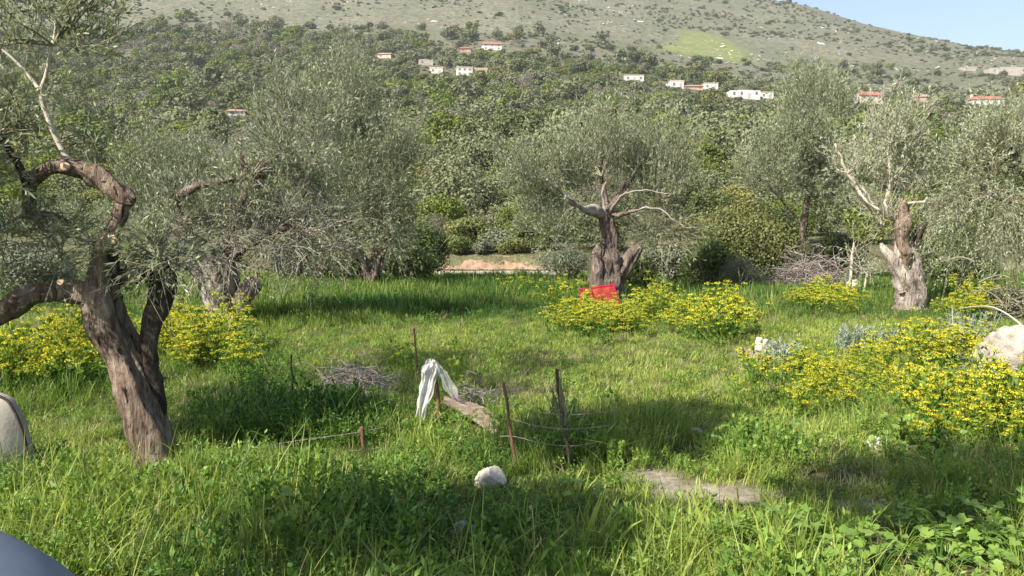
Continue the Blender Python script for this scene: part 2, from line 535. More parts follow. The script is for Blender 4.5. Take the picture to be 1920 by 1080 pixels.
def grid_rows(ys, cols, half, name, mat, zoff=0.0):
    u = np.linspace(-1, 1, cols)
    X = u[None, :] * half(ys)[:, None]
    Y = np.repeat(ys[:, None], cols, 1)
    Z = terrain(X, Y) + zoff
    n = len(ys)
    i = np.arange(n - 1)[:, None] * cols
    j = np.arange(cols - 1)[None, :]
    f = np.stack([i + j, i + j + 1, i + cols + j + 1, i + cols + j], -1).reshape(-1, 4)
    mb = MB()
    mb.add(np.stack([X, Y, Z], -1).reshape(-1, 3), f)
    return mb.build(name, mat, kind='structure'), X.ravel(), Y.ravel(), Z.ravel()

halfw = lambda y: 30 + 0.78 * np.maximum(y, 0)
ys1 = np.concatenate([np.linspace(-40, 0, 30, endpoint=False), np.linspace(0, 26.6, 150)])
meadow, X, Y, Z = grid_rows(ys1, 260, halfw, 'meadow_ground', ground_mat())
set_attr(meadow.data, 'dirt', dirt_at(X, Y))

ys2 = np.concatenate([np.linspace(26.6, 60, 60, endpoint=False), np.linspace(60, 400, 150, endpoint=False), np.linspace(400, 1100, 190, endpoint=False), np.linspace(1100, 2400, 30)])
hill, X, Y, Z = grid_rows(ys2, 300, halfw, 'hillside', hill_mat())
fc = hit(1335, 88)
f1 = hit(1290, 96)

def wood_density(x, y):
    """how thickly the hillside is wooded at a place, 0 to 1"""
    left = np.clip((-x - 20) / 80, 0, 1)
    edge = 425 + 90 * left + 45 * fbm2(x / 50, y / 50, 21, 3) - 40 * np.clip((x - 90) / 60, 0, 1)
    d = np.clip((edge + 25 - y) / 110, 0, 1) ** 1.3
    gaps = np.clip((fbm2(x / 30, y / 30, 22, 3) + 0.38) / 0.35, 0.18, 1)
    openr = 1 - 0.55 * np.clip((x - 120) / 60, 0, 1) * np.clip((y - 375) / 20, 0, 1)
    return d * np.where(y > 220, gaps, 1) * openr

wd = wood_density(X, Y)
set_attr(hill.data, 'wood', np.clip(wd * 1.2 - 0.1, 0, 1))
rockm = np.clip(0.35 + 0.9 * fbm2(X / 70, Y / 70, 41, 3), 0, 1)
rockm = np.maximum(rockm, np.clip(1 - np.abs(np.hypot((X - hit(640, 30)[0]) / 60, (Y - 560) / 120)), 0, 1))
set_attr(hill.data, 'rock', rockm)
fq = np.hypot((X - fc[0]) / 24, (Y - fc[1]) / 75) + 0.3 * fbm2(X / 14, Y / 14, 55, 3)
fq2 = np.hypot((X - f1[0]) / 30, (Y - f1[1]) / 28) + 0.3 * fbm2(X / 14, Y / 14, 56, 3)
set_attr(hill.data, 'field', np.clip(np.maximum((1 - fq), (1 - fq2)) / 0.3, 0, 1) * 0.7)

# the dirt track past the meadow and the orange bank cut above it
xs = np.linspace(-9, 3.2, 90)
rows = np.linspace(24.9, 26.5, 7)
XX, YY = np.meshgrid(xs, rows)
YY = YY + 0.15 * fbm2(XX / 1.5, YY, 61, 2) - 0.02 * (XX + 1) ** 2 * 0.3
ZZ = terrain(XX, YY) + 0.012
mb = MB()
idx = np.arange(XX.size).reshape(XX.shape)
mb.add(np.stack([XX, YY, ZZ], -1).reshape(-1, 3), np.stack([idx[:-1, :-1], idx[:-1, 1:], idx[1:, 1:], idx[1:, :-1]], -1).reshape(-1, 4))
mb.build('dirt_track', M['track'], kind='structure')
xs = np.linspace(-3.2, 1.9, 190)
tt = np.linspace(0, 1, 24)
XX, TT = np.meshgrid(xs, tt)
hgt = 0.30 + 0.16 * fbm2(XX / 0.45, XX * 0, 62, 4) - 0.18 * np.clip((XX - 0.1) / 1.4, 0, 1) - 0.12 * np.clip((-1.3 - XX) / 0.4, 0, 1)
YY = 26.55 + 0.95 * TT ** 1.3 + 0.22 * fbm2(XX / 0.3, TT * 3.5, 63, 4)
ZZ = -0.16 + hgt * np.sin(TT * np.pi / 2) + 0.10 * fbm2(XX / 0.18, TT * 5, 64, 4) * np.sin(TT * np.pi) + 0.10
ZZ = np.where(TT >= 0.99, terrain(XX, YY) - 0.05, ZZ)
mb = MB()
idx = np.arange(XX.size).reshape(XX.shape)
mb.add(np.stack([XX, YY, ZZ], -1).reshape(-1, 3), np.stack([idx[:-1, :-1], idx[:-1, 1:], idx[1:, 1:], idx[1:, :-1]], -1).reshape(-1, 4))
M['earth'] = solid_mat('earth', [(0.3, (0.15, 0.095, 0.06)), (0.5, (0.30, 0.20, 0.13)), (0.72, (0.38, 0.29, 0.21))], 2.2, 0.95, 0.7, 14)
mb.build('earth_bank', M['earth'], kind='structure')

# ----------------------------------------------------------------- houses on the hillside
def flat(name, col, var=0.12, scale=0.8, rough=0.9):
    lo = tuple(c * (1 - var) for c in col)
    hi = tuple(min(1, c * (1 + var)) for c in col)
    return solid_mat(name, [(0.3, lo), (0.7, hi)], scale, rough, 0)

M['white_wall'] = flat('white_wall', (0.58, 0.56, 0.53), 0.2)
M['cream_wall'] = flat('cream_wall', (0.56, 0.48, 0.38), 0.2)
M['peach_wall'] = flat('peach_wall', (0.46, 0.33, 0.25), 0.2)
M['stone_wall'] = flat('stone_wall', (0.36, 0.33, 0.29), 0.35)
M['red_tile'] = flat('red_tile', (0.36, 0.155, 0.11), 0.3)
M['dull_tile'] = flat('dull_tile', (0.42, 0.27, 0.20), 0.2)
M['glass_dark'] = flat('glass_dark', (0.13, 0.13, 0.13), 0.2, 1, 0.25)
M['shutter'] = flat('shutter', (0.40, 0.34, 0.28))
HOUSES = []     # screen rectangles that no tree may hide, with the distance

def house(x0, x1, yt, yb, label, wall='white_wall', roof=None, storeys=1, yaw=0.0, nwin=3, annex=None, cat='house', name='house', ruin=False, chimney=False):
    """walls (box, or broken walls), a pitched tile roof or a flat slab with a parapet, windows and a door"""
    b = hit((x0 + x1) / 2, yb)
    d = b[1]
    W, H = pxr(x1 - x0, d), pxr(yb - yt, d)
    D = max(5.0, W * 0.55)
    D = min(D, 9)
    root = thing(name, b, label, cat)
    root.rotation_euler.z = yaw
    HOUSES.append((x0 - 3, x1 + 3, yt - 2, yb - 1, d))
    rh = H * 0.30 if roof else 0
    wh = H - rh
    def part(mbx, nm, mat, par=root):
        o = bpy.data.objects.new(nm, mbx.mesh(nm, mat, (0, 0, 0), False))
        COL.objects.link(o)
        o.parent = par
        return o
    mw = MB()
    if ruin:
        rng = np.random.default_rng(int(x0))
        n = 4
        e = np.linspace(-W / 2, W / 2, n + 1)
        for k in range(n):
            box(mw, e[k], e[k + 1] - 0.003, 0, 0.5, -2, wh * rng.uniform(0.86, 1.0))
        box(mw, -W / 2, -W / 2 + 0.5, 0.503, D, -2, wh * 0.9)
        box(mw, W / 2 - 0.5, W / 2, 0.503, D, -1, wh * 0.7)
        box(mw, -W / 2, W / 2, D + 0.003, D + 0.5, -1, wh * 0.95)
    else:
        box(mw, -W / 2, W / 2, 0, D, -2.5, wh)
    wl = part(mw, 'wall', M[wall])
    if roof:
        mr = MB()
        ov = 0.4
        xa, xb, ya, yb2 = -W / 2 - ov, W / 2 + ov, -ov, D + ov
        zr, ze = wh + rh, wh - 0.05
        ym = D / 2
        hip = W * 0.12
        v = [(xa, ya, ze), (xb, ya, ze), (xb, yb2, ze), (xa, yb2, ze), (xa + hip, ym, zr), (xb - hip, ym, zr), (xa, ya, ze - 0.18), (xb, ya, ze - 0.18), (xb, yb2, ze - 0.18), (xa, yb2, ze - 0.18)]
        mr.add(v, [(0, 1, 5, 4), (2, 3, 4, 5), (6, 9, 8, 7), (0, 6, 7, 1), (1, 7, 8, 2), (2, 8, 9, 3), (3, 9, 6, 0)])
        mr.add(v, [(1, 2, 5), (3, 0, 4)])
        ro = part(mr, 'roof', M[roof])
        if chimney:
            mc = MB(); box(mc, -W / 2 + 0.6, -W / 2 + 1.5, D / 2 - 0.4, D / 2 + 0.4, wh, wh + rh + 0.8)
            part(mc, 'chimney', M[wall], ro)
    elif not ruin:
        mp = MB()
        box(mp, -W / 2 - 0.15, W / 2 + 0.15, -0.15, D + 0.15, wh + 0.003, wh + 0.28)
        part(mp, 'roof', M['cream_wall' if wall == 'white_wall' else 'stone_wall'])
    sh = wh / storeys
    for s in range(storeys):
        for k in range(nwin):
            cx = -W / 2 + W * (k + 0.5) / nwin
            isdoor = (s == 0 and k == nwin // 2)
            ww, z0, z1 = (0.45, 0.05, min(2.0, sh * 0.7)) if isdoor else (0.36, sh * 0.42, sh * 0.74)
            if isdoor:
                m1 = MB(); box(m1, cx - ww, cx + ww, -0.06, -0.004, z0, z1)
                part(m1, 'door', M['shutter'])
            else:
                zz = s * sh
                m1 = MB()
                xa, xb, za, zb, e = cx - ww - 0.1, cx + ww + 0.1, zz + z0 - 0.12, zz + z1 + 0.1, 0.1
                vv = [(x, y, z) for y in (-0.07, -0.004) for (x, z) in ((xa, za), (xb, za), (xb, zb), (xa, zb), (xa + e, za + e), (xb - e, za + e), (xb - e, zb - e), (xa + e, zb - e))]
                ff = []
                for q in range(4):
                    r2 = (q + 1) % 4
                    ff += [(q, r2, 4 + r2, 4 + q), (q, 8 + q, 8 + r2, r2), (4 + q, 4 + r2, 12 + r2, 12 + q)]
                m1.add(vv, ff)
                fr = part(m1, 'window', M['shutter'])
                m2 = MB(); box(m2, cx - ww + 0.003, cx + ww - 0.003, -0.035, -0.006, zz + z0 - 0.017, zz + z1 - 0.003)
                part(m2, 'pane', M['glass_dark'], fr)
    if annex:
        for (ax0, ax1, ah, am) in annex:
            ma = MB()
            xa, xb = -W / 2 + W * ax0, -W / 2 + W * ax1
            box(ma, xa, xb, 0.8, D * 0.9, -2.5, H * ah)
            part(ma, 'annex', M[am])
    return root

house(905, 941, 78, 94, 'two storey white house with red roof, highest house on the slope', 'white_wall', 'red_tile', 2, 0.15, 3)
house(863, 883, 87, 98, 'small dark hut with dull red roof beside the highest white house', 'dull_tile', 'red_tile', 1, 0.1, 2)
house(707, 733, 98, 109, 'small cream house with low gable at the edge of the bare slope', 'cream_wall', 'dull_tile', 1, -0.2, 2)
house(785, 812, 111, 122, 'grey roofless stone ruin uphill of the white and peach block', 'stone_wall', None, 1, 0.1, 2, None, 'ruin', 'stone_ruin', True)
house(806, 830, 128, 138, 'low white outbuilding beside the white and peach block', 'white_wall', None, 1, 0.0, 2)
house(857, 886, 127, 142, 'flat roofed white block joined to a peach wing among trees', 'white_wall', None, 2, 0.12, 3, [(1.02, 1.98, 1.05, 'peach_wall')])
house(1172, 1207, 142, 153, 'small white flat roofed house under a pale rock outcrop', 'white_wall', None, 1, 0.0, 3)
house(1258, 1282, 152, 166, 'white end house of the village row with stepped roof', 'white_wall', None, 1, 0.05, 2, [(-0.25, 0.3, 0.75, 'white_wall')])
house(1284, 1318, 158, 168, 'low peach house with dull tile roof in the village row', 'peach_wall', 'dull_tile', 1, 0.05, 3)
house(1320, 1346, 157, 168, 'white box house closing the village row', 'white_wall', None, 1, -0.05, 2)
house(1370, 1425, 168, 185, 'long white ruin with broken wall tops downhill of the village row', 'white_wall', None, 1, 0.0, 4, None, 'ruin', 'white_ruin', True)
house(1426, 1450, 174, 185, 'low white shed beside the long white ruin', 'white_wall', None, 1, 0.0, 2)
house(1612, 1656, 171, 196, 'cream house with bright red pyramid roof and white annexes', 'cream_wall', 'red_tile', 2, 0.15, 3, [(-0.3, 0.02, 0.72, 'white_wall'), (-0.62, -0.3, 0.48, 'white_wall')])
house(1716, 1741, 176, 192, 'small pinkish house with dull roof half hidden by a tree', 'peach_wall', 'dull_tile', 1, 0.0, 2)
house(1824, 1881, 179, 201, 'long white house with red roof and white chimney', 'white_wall', 'red_tile', 1, -0.12, 5, None, 'house', 'house', False, True)
house(429, 458, 204, 217, 'lone small white house low among the dark shrubs', 'white_wall', 'dull_tile', 1, 0.2, 2)
house(1858, 1925, 126, 141, 'long pale stone terrace building high on the rocky slope', 'stone_wall', None, 1, -0.1, 4, None, 'ruin', 'stone_ruin', True)
house(1806, 1830, 125, 133, 'pale square stone ruin on the rocky slope', 'stone_wall', None, 1, 0.0, 2, None, 'ruin', 'stone_ruin', True)
# ----------------------------------------------------------------- olive trees
def curve(spec, d):
    pts = np.array([at(p[0], p[1], d + (p[3] if len(p) > 3 else 0)) for p in spec])
    return pts, np.array([pxr(p[2], d) for p in spec])

def shoot_batch(rng, P0, D0, length, K=6, droop=0.0, wob=0.12):
    """N curved shoots -> points (N,K,3)"""
    N = len(P0)
    t = np.linspace(0, 1, K)
    w = norm(rng.normal(size=(N, 3))) * wob
    P = P0[:, None, :] + D0[:, None, :] * (length[:, None] * t[None, :])[..., None]
    P = P + w[:, None, :] * (length[:, None] * np.sin(t * 3.0)[None, :])[..., None]
    P[..., 2] -= droop * length[:, None] * t[None, :] ** 2
    return P

def leafy(mb, rng, P, per, L, W, spread=0.9, lo=0.12):
    """leaves set alternately along shoots"""
    N, K, _ = P.shape
    t = rng.uniform(lo, 1.0, (N, per)) * (K - 1)
    i = np.clip(t.astype(int), 0, K - 2)
    f = (t - i)[..., None]
    n = np.arange(N)[:, None]
    A, B = P[n, i], P[n, i + 1]
    pos = (A * (1 - f) + B * f).reshape(-1, 3)
    ax = norm(B - A).reshape(-1, 3)
    r = norm(rng.normal(size=ax.shape))
    side = norm(np.cross(ax, r))
    D = norm(ax * 0.95 + side * spread * 0.75 + 0.2 * rng.normal(size=ax.shape))
    S = norm(np.cross(D, norm(rng.normal(size=ax.shape) + np.array([0, 0, 0.8]))))
    M_ = len(pos)
    leaves(mb, pos, D, S, L * rng.uniform(0.65, 1.2, M_), W * rng.uniform(0.75, 1.2, M_), rng.uniform(0, 1, M_) * 0.8 + 0.1)

def olive(d, base, label, trunks, limbs=(), blobs=(), bark='bark_grey', leaf='olive_leaf', twig='twig', seed=1, group='olive trees in the meadow', lscale=1.0, stubs=(), sides=34, step=0.025, gn=0.36):
    """base: pixel of the foot; trunks and limbs: (px, py, radius px, depth offset) curves; blobs: masses of leafy shoots"""
    rng = np.random.default_rng(seed)
    foot = at(base[0], base[1], d)
    foot[2] = tz(foot[0], foot[1])
    root = thing('olive_tree', foot, label, 'tree', group)
    if trunks:
        mb = MB()
        for k, tr in enumerate(trunks):
            p, r = curve(tr, d)
            gnarl(mb, p, r * 0.92, step, sides, gn, 2.3, 1.5, 0.17, seed + k * 7)
        mb.build('trunk', M[bark], root)
    for k, (spec, mat) in enumerate(limbs):
        p, r = curve(spec, d)
        mb = MB()
        thick = r.max() > 0.05
        gnarl(mb, p, r * (0.9 if thick else 0.72), 0.03 if thick else 0.05, 16 if thick else 7, 0.3 if thick else 0.1, 2, 2, 0.16 if thick else 0.10, seed + 100 + k, kink=0.02 if thick else 0.03 * min(1.0, d / 12))
        mb.build('limb', M[mat], root)
    mt, mc, any_leaf = MB(), MB(), False
    for b in blobs:
        cx, cy, rx, ry = b['c']
        dd = d + b.get('off', 0)
        C = at(cx, cy, dd)
        R = np.array([pxr(rx, dd), b.get('rd', pxr(rx, dd)), pxr(ry, dd)])
        n = b['n']
        u = norm(rng.normal(size=(n, 3))) * (rng.uniform(0, 1, (n, 1)) ** 0.42)
        # clumping: pull the shoots towards a few random centres so that gaps open between them
        nc = b.get('clumps', max(4, n // 45))
        cc = norm(rng.normal(size=(nc, 3))) * (rng.uniform(0.15, 1, (nc, 1)) ** 0.5)
        q = ((u[:, None, :] - cc[None]) ** 2).sum(-1).argmin(1)
        u = u + (cc[q] - u) * b.get('pull', 0.38)
        up = b.get('up', 0.8)
        P0 = C + u * R * np.array([1, 1, 0.9]) - np.array([0, 0, b.get('len', .5) * (.30 if up > 1.5 else .1)])
        up = b.get('up', 0.8)
        D0 = norm(b.get('rad', 0.6) * u + np.array([b.get('lean', 0.0), -0.05, up]) + b.get('rnd', 0.32) * rng.normal(size=(n, 3)))
        ln = b.get('len', 0.5) * rng.uniform(0.5, 1.25, n) * np.where(rng.uniform(size=n) < .22, 1.5, 1.0)
        P = shoot_batch(rng, P0, D0, ln, 6, b.get('droop', 0.04), 0.10)
        rad = np.linspace(1, 0.35, 6)[None, :] * (b.get('tw', 0.0032) * rng.uniform(0.7, 1.4, n))[:, None]
        tubes(mt, P, rad, 3)
        if b.get('leaf', 30) > 0:
            any_leaf = True
            leafy(mc, rng, P, int(b.get('leaf', 30) * 0.64), b.get('L', 0.062) * lscale, b.get('W', 0.014) * lscale, 0.9, b.get('lo', 0.1))
        if 'a' in b:                                       # branches that carry the mass
            A = at(b['a'][0], b['a'][1], d + (b['a'][2] if len(b['a']) > 2 else 0))
            nb = b.get('nb', 7)
            u2 = cc[rng.integers(0, nc, nb)] * 0.8
            E = C + u2 * R
            t = np.linspace(0, 1, 8)
            Q = A + (E - A)[:, None, :] * t[None, :, None]
            Q = Q + (norm(rng.normal(size=(nb, 3))) * 0.10 * np.linalg.norm(E - A, axis=1)[:, None])[:, None, :] * np.sin(t * np.pi)[None, :, None]
            Q[..., 2] += 0.10 * np.linalg.norm(E - A, axis=1)[:, None] * np.sin(t * np.pi)[None, :]
            r0 = b.get('br', 0.02) * rng.uniform(0.7, 1.3, nb)
            tubes(mt, Q, r0[:, None] * np.linspace(1, 0.3, 8)[None, :], 6)
            # side twigs leaving the branches
            m = nb * 6
            bi = rng.integers(0, nb, m)
            ki = rng.integers(3, 8, m)
            P1 = Q[bi, ki]
            D1 = norm(rng.normal(size=(m, 3)) + np.array([0, 0, 0.5]))
            S1 = shoot_batch(rng, P1, D1, rng.uniform(0.2, 0.55, m) * b.get('len', 0.5) * 1.6, 6, 0.1, 0.15)
            tubes(mt, S1, (0.006 * rng.uniform(0.6, 1.3, m))[:, None] * np.linspace(1, 0.3, 6)[None, :], 3)
            if b.get('leaf', 30) > 0:
                leafy(mc, rng, S1, b.get('leaf', 30) // 2, b.get('L', 0.062) * lscale, b.get('W', 0.014) * lscale)
    if mt.n:
        mt.build('twigs', M[twig], root, kind='stuff')
    if any_leaf:
        mc.build('crown', M[leaf], root, smooth=False, kind='stuff')
    for (px, py, r, off, tilt) in stubs:                   # pale sawn ends
        c = at(px, py, d + off)
        rr = pxr(r, d)
        th = np.linspace(0, 2 * np.pi, 14, endpoint=False)
        n = norm(np.array(tilt, float))
        a = norm(np.cross(n, (0.2, 0.1, 1.0)))
        bq = np.cross(n, a)
        k = 1 + 0.12 * np.cos(th * 3 + px)
        ring = c + rr * (k * np.cos(th))[:, None] * a + rr * (k * np.sin(th))[:, None] * bq
        ms = MB()
        V = np.concatenate([ring - n * 0.03, ring, (c + n * 0.006)[None]])
        j = np.arange(14)
        ms.add(V, np.stack([j, (j + 1) % 14, 14 + (j + 1) % 14, 14 + j], 1))
        ms.add(V, np.stack([14 + j, 14 + (j + 1) % 14, np.full(14, 28)], 1))
        ms.build('sawn_end', M['cut'], root)
    return root

# 1: the big leaning olive with the arched limb
olive(5.6, (292, 890), 'tall dark leaning olive with hollow trunk and arched limb, nearest tree to the viewer',
    trunks=[
        [(294, 915, 44), (289, 880, 38), (277, 820, 34), (265, 770, 33), (248, 700, 33), (229, 650, 34), (207, 600, 34), (196, 565, 34), (196, 530, 30), (203, 490, 26), (206, 455, 23)],
    ],
    limbs=[
        ([(302, 905, 16, .04), (306, 830, 11, .03), (300, 770, 11, .03), (290, 720, 13, .02), (284, 680, 16, .0), (284, 640, 19, .0), (293, 600, 23, .02), (302, 560, 26, .05), (306, 520, 25, .08), (302, 490, 18, .1)], 'bark_dark'),
        ([(215, 575, 26), (175, 552, 25), (130, 550, 20), (85, 552, 21), (45, 562, 24), (10, 580, 24), (-40, 610, 24), (-110, 650, 22)], 'bark_brown'),
        ([(204, 475, 18), (212, 445, 15), (222, 418, 15), (229, 398, 16), (232, 380, 15), (228, 366, 8)], 'bark_brown'),
        ([(251, 379, 9), (246, 377, 19), (228, 366, 21), (200, 347, 18), (178, 335, 21), (160, 326, 17), (132, 313, 19), (98, 319, 14), (72, 333, 15), (58, 352, 12), (54, 380, 12), (50, 410, 9)], 'bark_brown'),
        ([(128, 302, 8), (112, 275, 7), (96, 240, 6.5), (83, 205, 6), (76, 170, 6), (88, 130, 5), (100, 85, 4), (104, 40, 3)], 'twig_pale'),
        ([(76, 172, 5), (55, 145, 4), (30, 118, 3.5), (5, 95, 3), (-20, 70, 2.5)], 'twig_pale'),
        ([(52, 360, 10), (40, 320, 9), (22, 285, 8), (0, 255, 7), (-30, 220, 6)], 'bark_dark'),
        ([(60, 395, 8), (75, 402, 6), (98, 402, 4)], 'twig'),
        ([(190, 540, 16), (215, 528, 15), (250, 520, 16), (285, 515, 14)], 'bark_dark'),
    ],
    blobs=[
        dict(c=(95, 50, 145, 120), rd=0.55, n=215, len=0.30, leaf=17, a=(100, 85), nb=8, br=0.009, up=0.5, pull=0.45, clumps=16, tw=0.0028, L=.058, W=.013),
        dict(c=(20, 215, 100, 80), rd=0.5, n=75, len=0.25, leaf=14, a=(0, 255), nb=6, br=0.009, up=0.4, tw=0.0026),
        dict(c=(190, 235, 55, 70), rd=0.25, n=34, len=0.22, leaf=9, a=(110, 270), nb=3, br=0.004, up=0.4, tw=0.002),
        dict(c=(60, 440, 130, 65), rd=0.5, n=100, len=0.30, leaf=10, a=(52, 400), nb=7, br=0.008, up=0.15, droop=0.3, tw=0.003),
        dict(c=(205, 470, 60, 45), rd=0.3, n=40, len=0.22, leaf=9, a=(205, 470), nb=5, br=0.006, up=0.2, droop=0.3, tw=0.003),
        dict(c=(290, 520, 40, 40), rd=0.25, n=14, len=0.42, leaf=0, up=-0.4, rnd=.85, droop=0.35, tw=0.0022, off=-.15),
        dict(c=(310, 475, 75, 40), rd=0.3, n=85, len=0.25, leaf=15, a=(300, 500), nb=6, br=0.007, up=0.2, droop=0.35, tw=0.003),
        dict(c=(-120, -160, 330, 230), rd=1.2, n=620, len=0.45, leaf=22, a=(80, -20), nb=9, br=0.012, up=0.5, L=.07, W=.017, off=0.6),
        dict(c=(-200, 300, 150, 90), rd=0.5, n=420, len=0.33, leaf=30, a=(-80, 620), nb=7, br=0.012, up=0.4, off=-.45, L=.07, W=.017),
        dict(c=(-330, 250, 230, 200), rd=0.9, n=330, len=0.4, leaf=20, a=(-80, 620), nb=9, br=0.014, up=0.5, L=.07, W=.017),
    ],
    bark='bark_brown', twig='twig', seed=3, stubs=[(121, 311, 8, -0.085, (0.25, -1, 0.35)), (197, 452, 20, -0.06, (-0.1, -0.8, 0.6)), (113, 528, 6, -0.1, (0.1, -1, 0.6))], step=0.015, sides=56, gn=0.30)

# 2: squat olive with pruned twiggy crown just behind
olive(12.8, (425, 622), 'squat pruned olive with pale split trunk and bare twiggy crown behind the leaning olive',
    trunks=[
        [(425, 640, 36), (424, 605, 30), (418, 570, 27), (412, 535, 30), (406, 500, 27), (398, 470, 20)],
        [(437, 630, 18), (446, 590, 15), (456, 560, 17), (470, 540, 18), (480, 527, 14)],
        [(404, 625, 18), (398, 585, 14), (388, 545, 15), (372, 505, 14), (362, 475, 10)],
    ],
    limbs=[
        ([(405, 490, 14), (370, 450, 10), (342, 415, 8), (330, 388, 7), (350, 358, 8), (385, 345, 8), (420, 338, 7), (468, 333, 6), (500, 328, 4)], 'bark_grey'),
        ([(410, 480, 14), (430, 440, 10), (440, 400, 8), (455, 370, 6), (460, 330, 5), (452, 285, 3)], 'bark_grey'),
        ([(415, 500, 12), (470, 455, 9), (520, 430, 7), (570, 425, 5)], 'bark_grey'),
    ],
    blobs=[
        dict(c=(440, 455, 140, 70), rd=1.2, n=520, len=0.40, leaf=9, a=(410, 480), nb=14, br=0.018, up=0.2, droop=0.25, tw=0.006, L=.07, W=.016),
        dict(c=(560, 430, 120, 80), rd=1.0, n=420, len=0.42, leaf=9, a=(520, 430), nb=10, br=0.015, up=0.2, droop=0.25, tw=0.006, L=.07, W=.016),
        dict(c=(350, 400, 110, 70), rd=0.9, n=300, len=0.45, leaf=18, a=(342, 415), nb=8, br=0.012, up=0.6, L=.075, W=.018),
        dict(c=(500, 350, 110, 60), rd=0.9, n=330, len=0.45, leaf=20, a=(468, 333), nb=8, br=0.012, up=0.7, L=.075, W=.018),
        dict(c=(560, 250, 90, 90), rd=0.9, n=330, len=0.5, leaf=20, a=(468, 333), nb=7, br=0.012, up=0.7, L=.075, W=.018),
    ],
    bark='bark_pale', twig='twig_dead', seed=12, lscale=1.15)

# 3: big olive whose pale forked trunk stands at the meadow's edge
olive(18.6, (699, 548), 'large dense olive with thin pale forked trunk at the far edge of the meadow',
    trunks=[[(699, 556, 10), (699, 535, 9), (703, 515, 13), (712, 490, 9), (722, 455, 8), (735, 410, 6)], [(699, 535, 8), (690, 510, 9), (680, 480, 8), (660, 440, 7), (640, 390, 5)]],
    limbs=[([(700, 500, 8), (705, 440, 7), (700, 380, 6), (690, 310, 4)], 'bark_grey'), ([(660, 440, 6), (610, 400, 5), (560, 350, 3.5)], 'bark_grey')],
    blobs=[
        dict(c=(690, 320, 95, 120), rd=1.4, n=720, len=0.66, leaf=26, a=(705, 440), nb=12, br=0.022, up=1.0, L=.085, W=.02),
        dict(c=(640, 190, 75, 75), rd=1.1, n=520, len=0.85, leaf=28, a=(700, 380), nb=8, br=0.018, up=1.8, L=.085, W=.02),
        dict(c=(560, 300, 85, 110), rd=1.2, n=460, len=0.66, leaf=22, a=(610, 400), nb=9, br=0.018, up=1.0, L=.085, W=.02),
        dict(c=(735, 420, 55, 75), rd=1.0, n=320, len=0.6, leaf=24, a=(722, 455), nb=6, br=0.015, up=0.4, droop=0.5, L=.085, W=.02),
        dict(c=(620, 430, 90, 60), rd=1.0, n=420, len=0.55, leaf=18, a=(650, 430), nb=8, br=0.015, up=0.3, droop=0.5, tw=0.006, L=.085, W=.02),
        dict(c=(760, 300, 40, 60), rd=0.8, n=190, len=0.55, leaf=24, a=(722, 420), nb=4, br=0.012, up=0.8, L=.085, W=.02),
    ], seed=23)

# 4: round olive far left behind
olive(23, (300, 560), 'round grey olive with upright shoots seen under the arched limb',
    trunks=[[(300, 575, 14), (300, 520, 13), (305, 470, 11), (310, 420, 8)]],
    blobs=[
        dict(c=(300, 330, 85, 80), rd=1.4, n=620, len=1.0, leaf=30, a=(308, 440), nb=9, br=0.02, up=2.4, rad=.4, L=.095, W=.022),
        dict(c=(395, 350, 60, 60), rd=1.1, n=360, len=0.95, leaf=30, a=(308, 440), nb=6, br=0.02, up=2.4, rad=.4, L=.095, W=.022),
        dict(c=(320, 420, 110, 45), rd=1.2, n=380, len=0.5, leaf=22, up=0.4, L=.095, W=.022),
        dict(c=(150, 430, 110, 60), rd=1.2, n=420, len=0.5, leaf=22, up=0.5, L=.095, W=.022, off=2),
    ], seed=31)

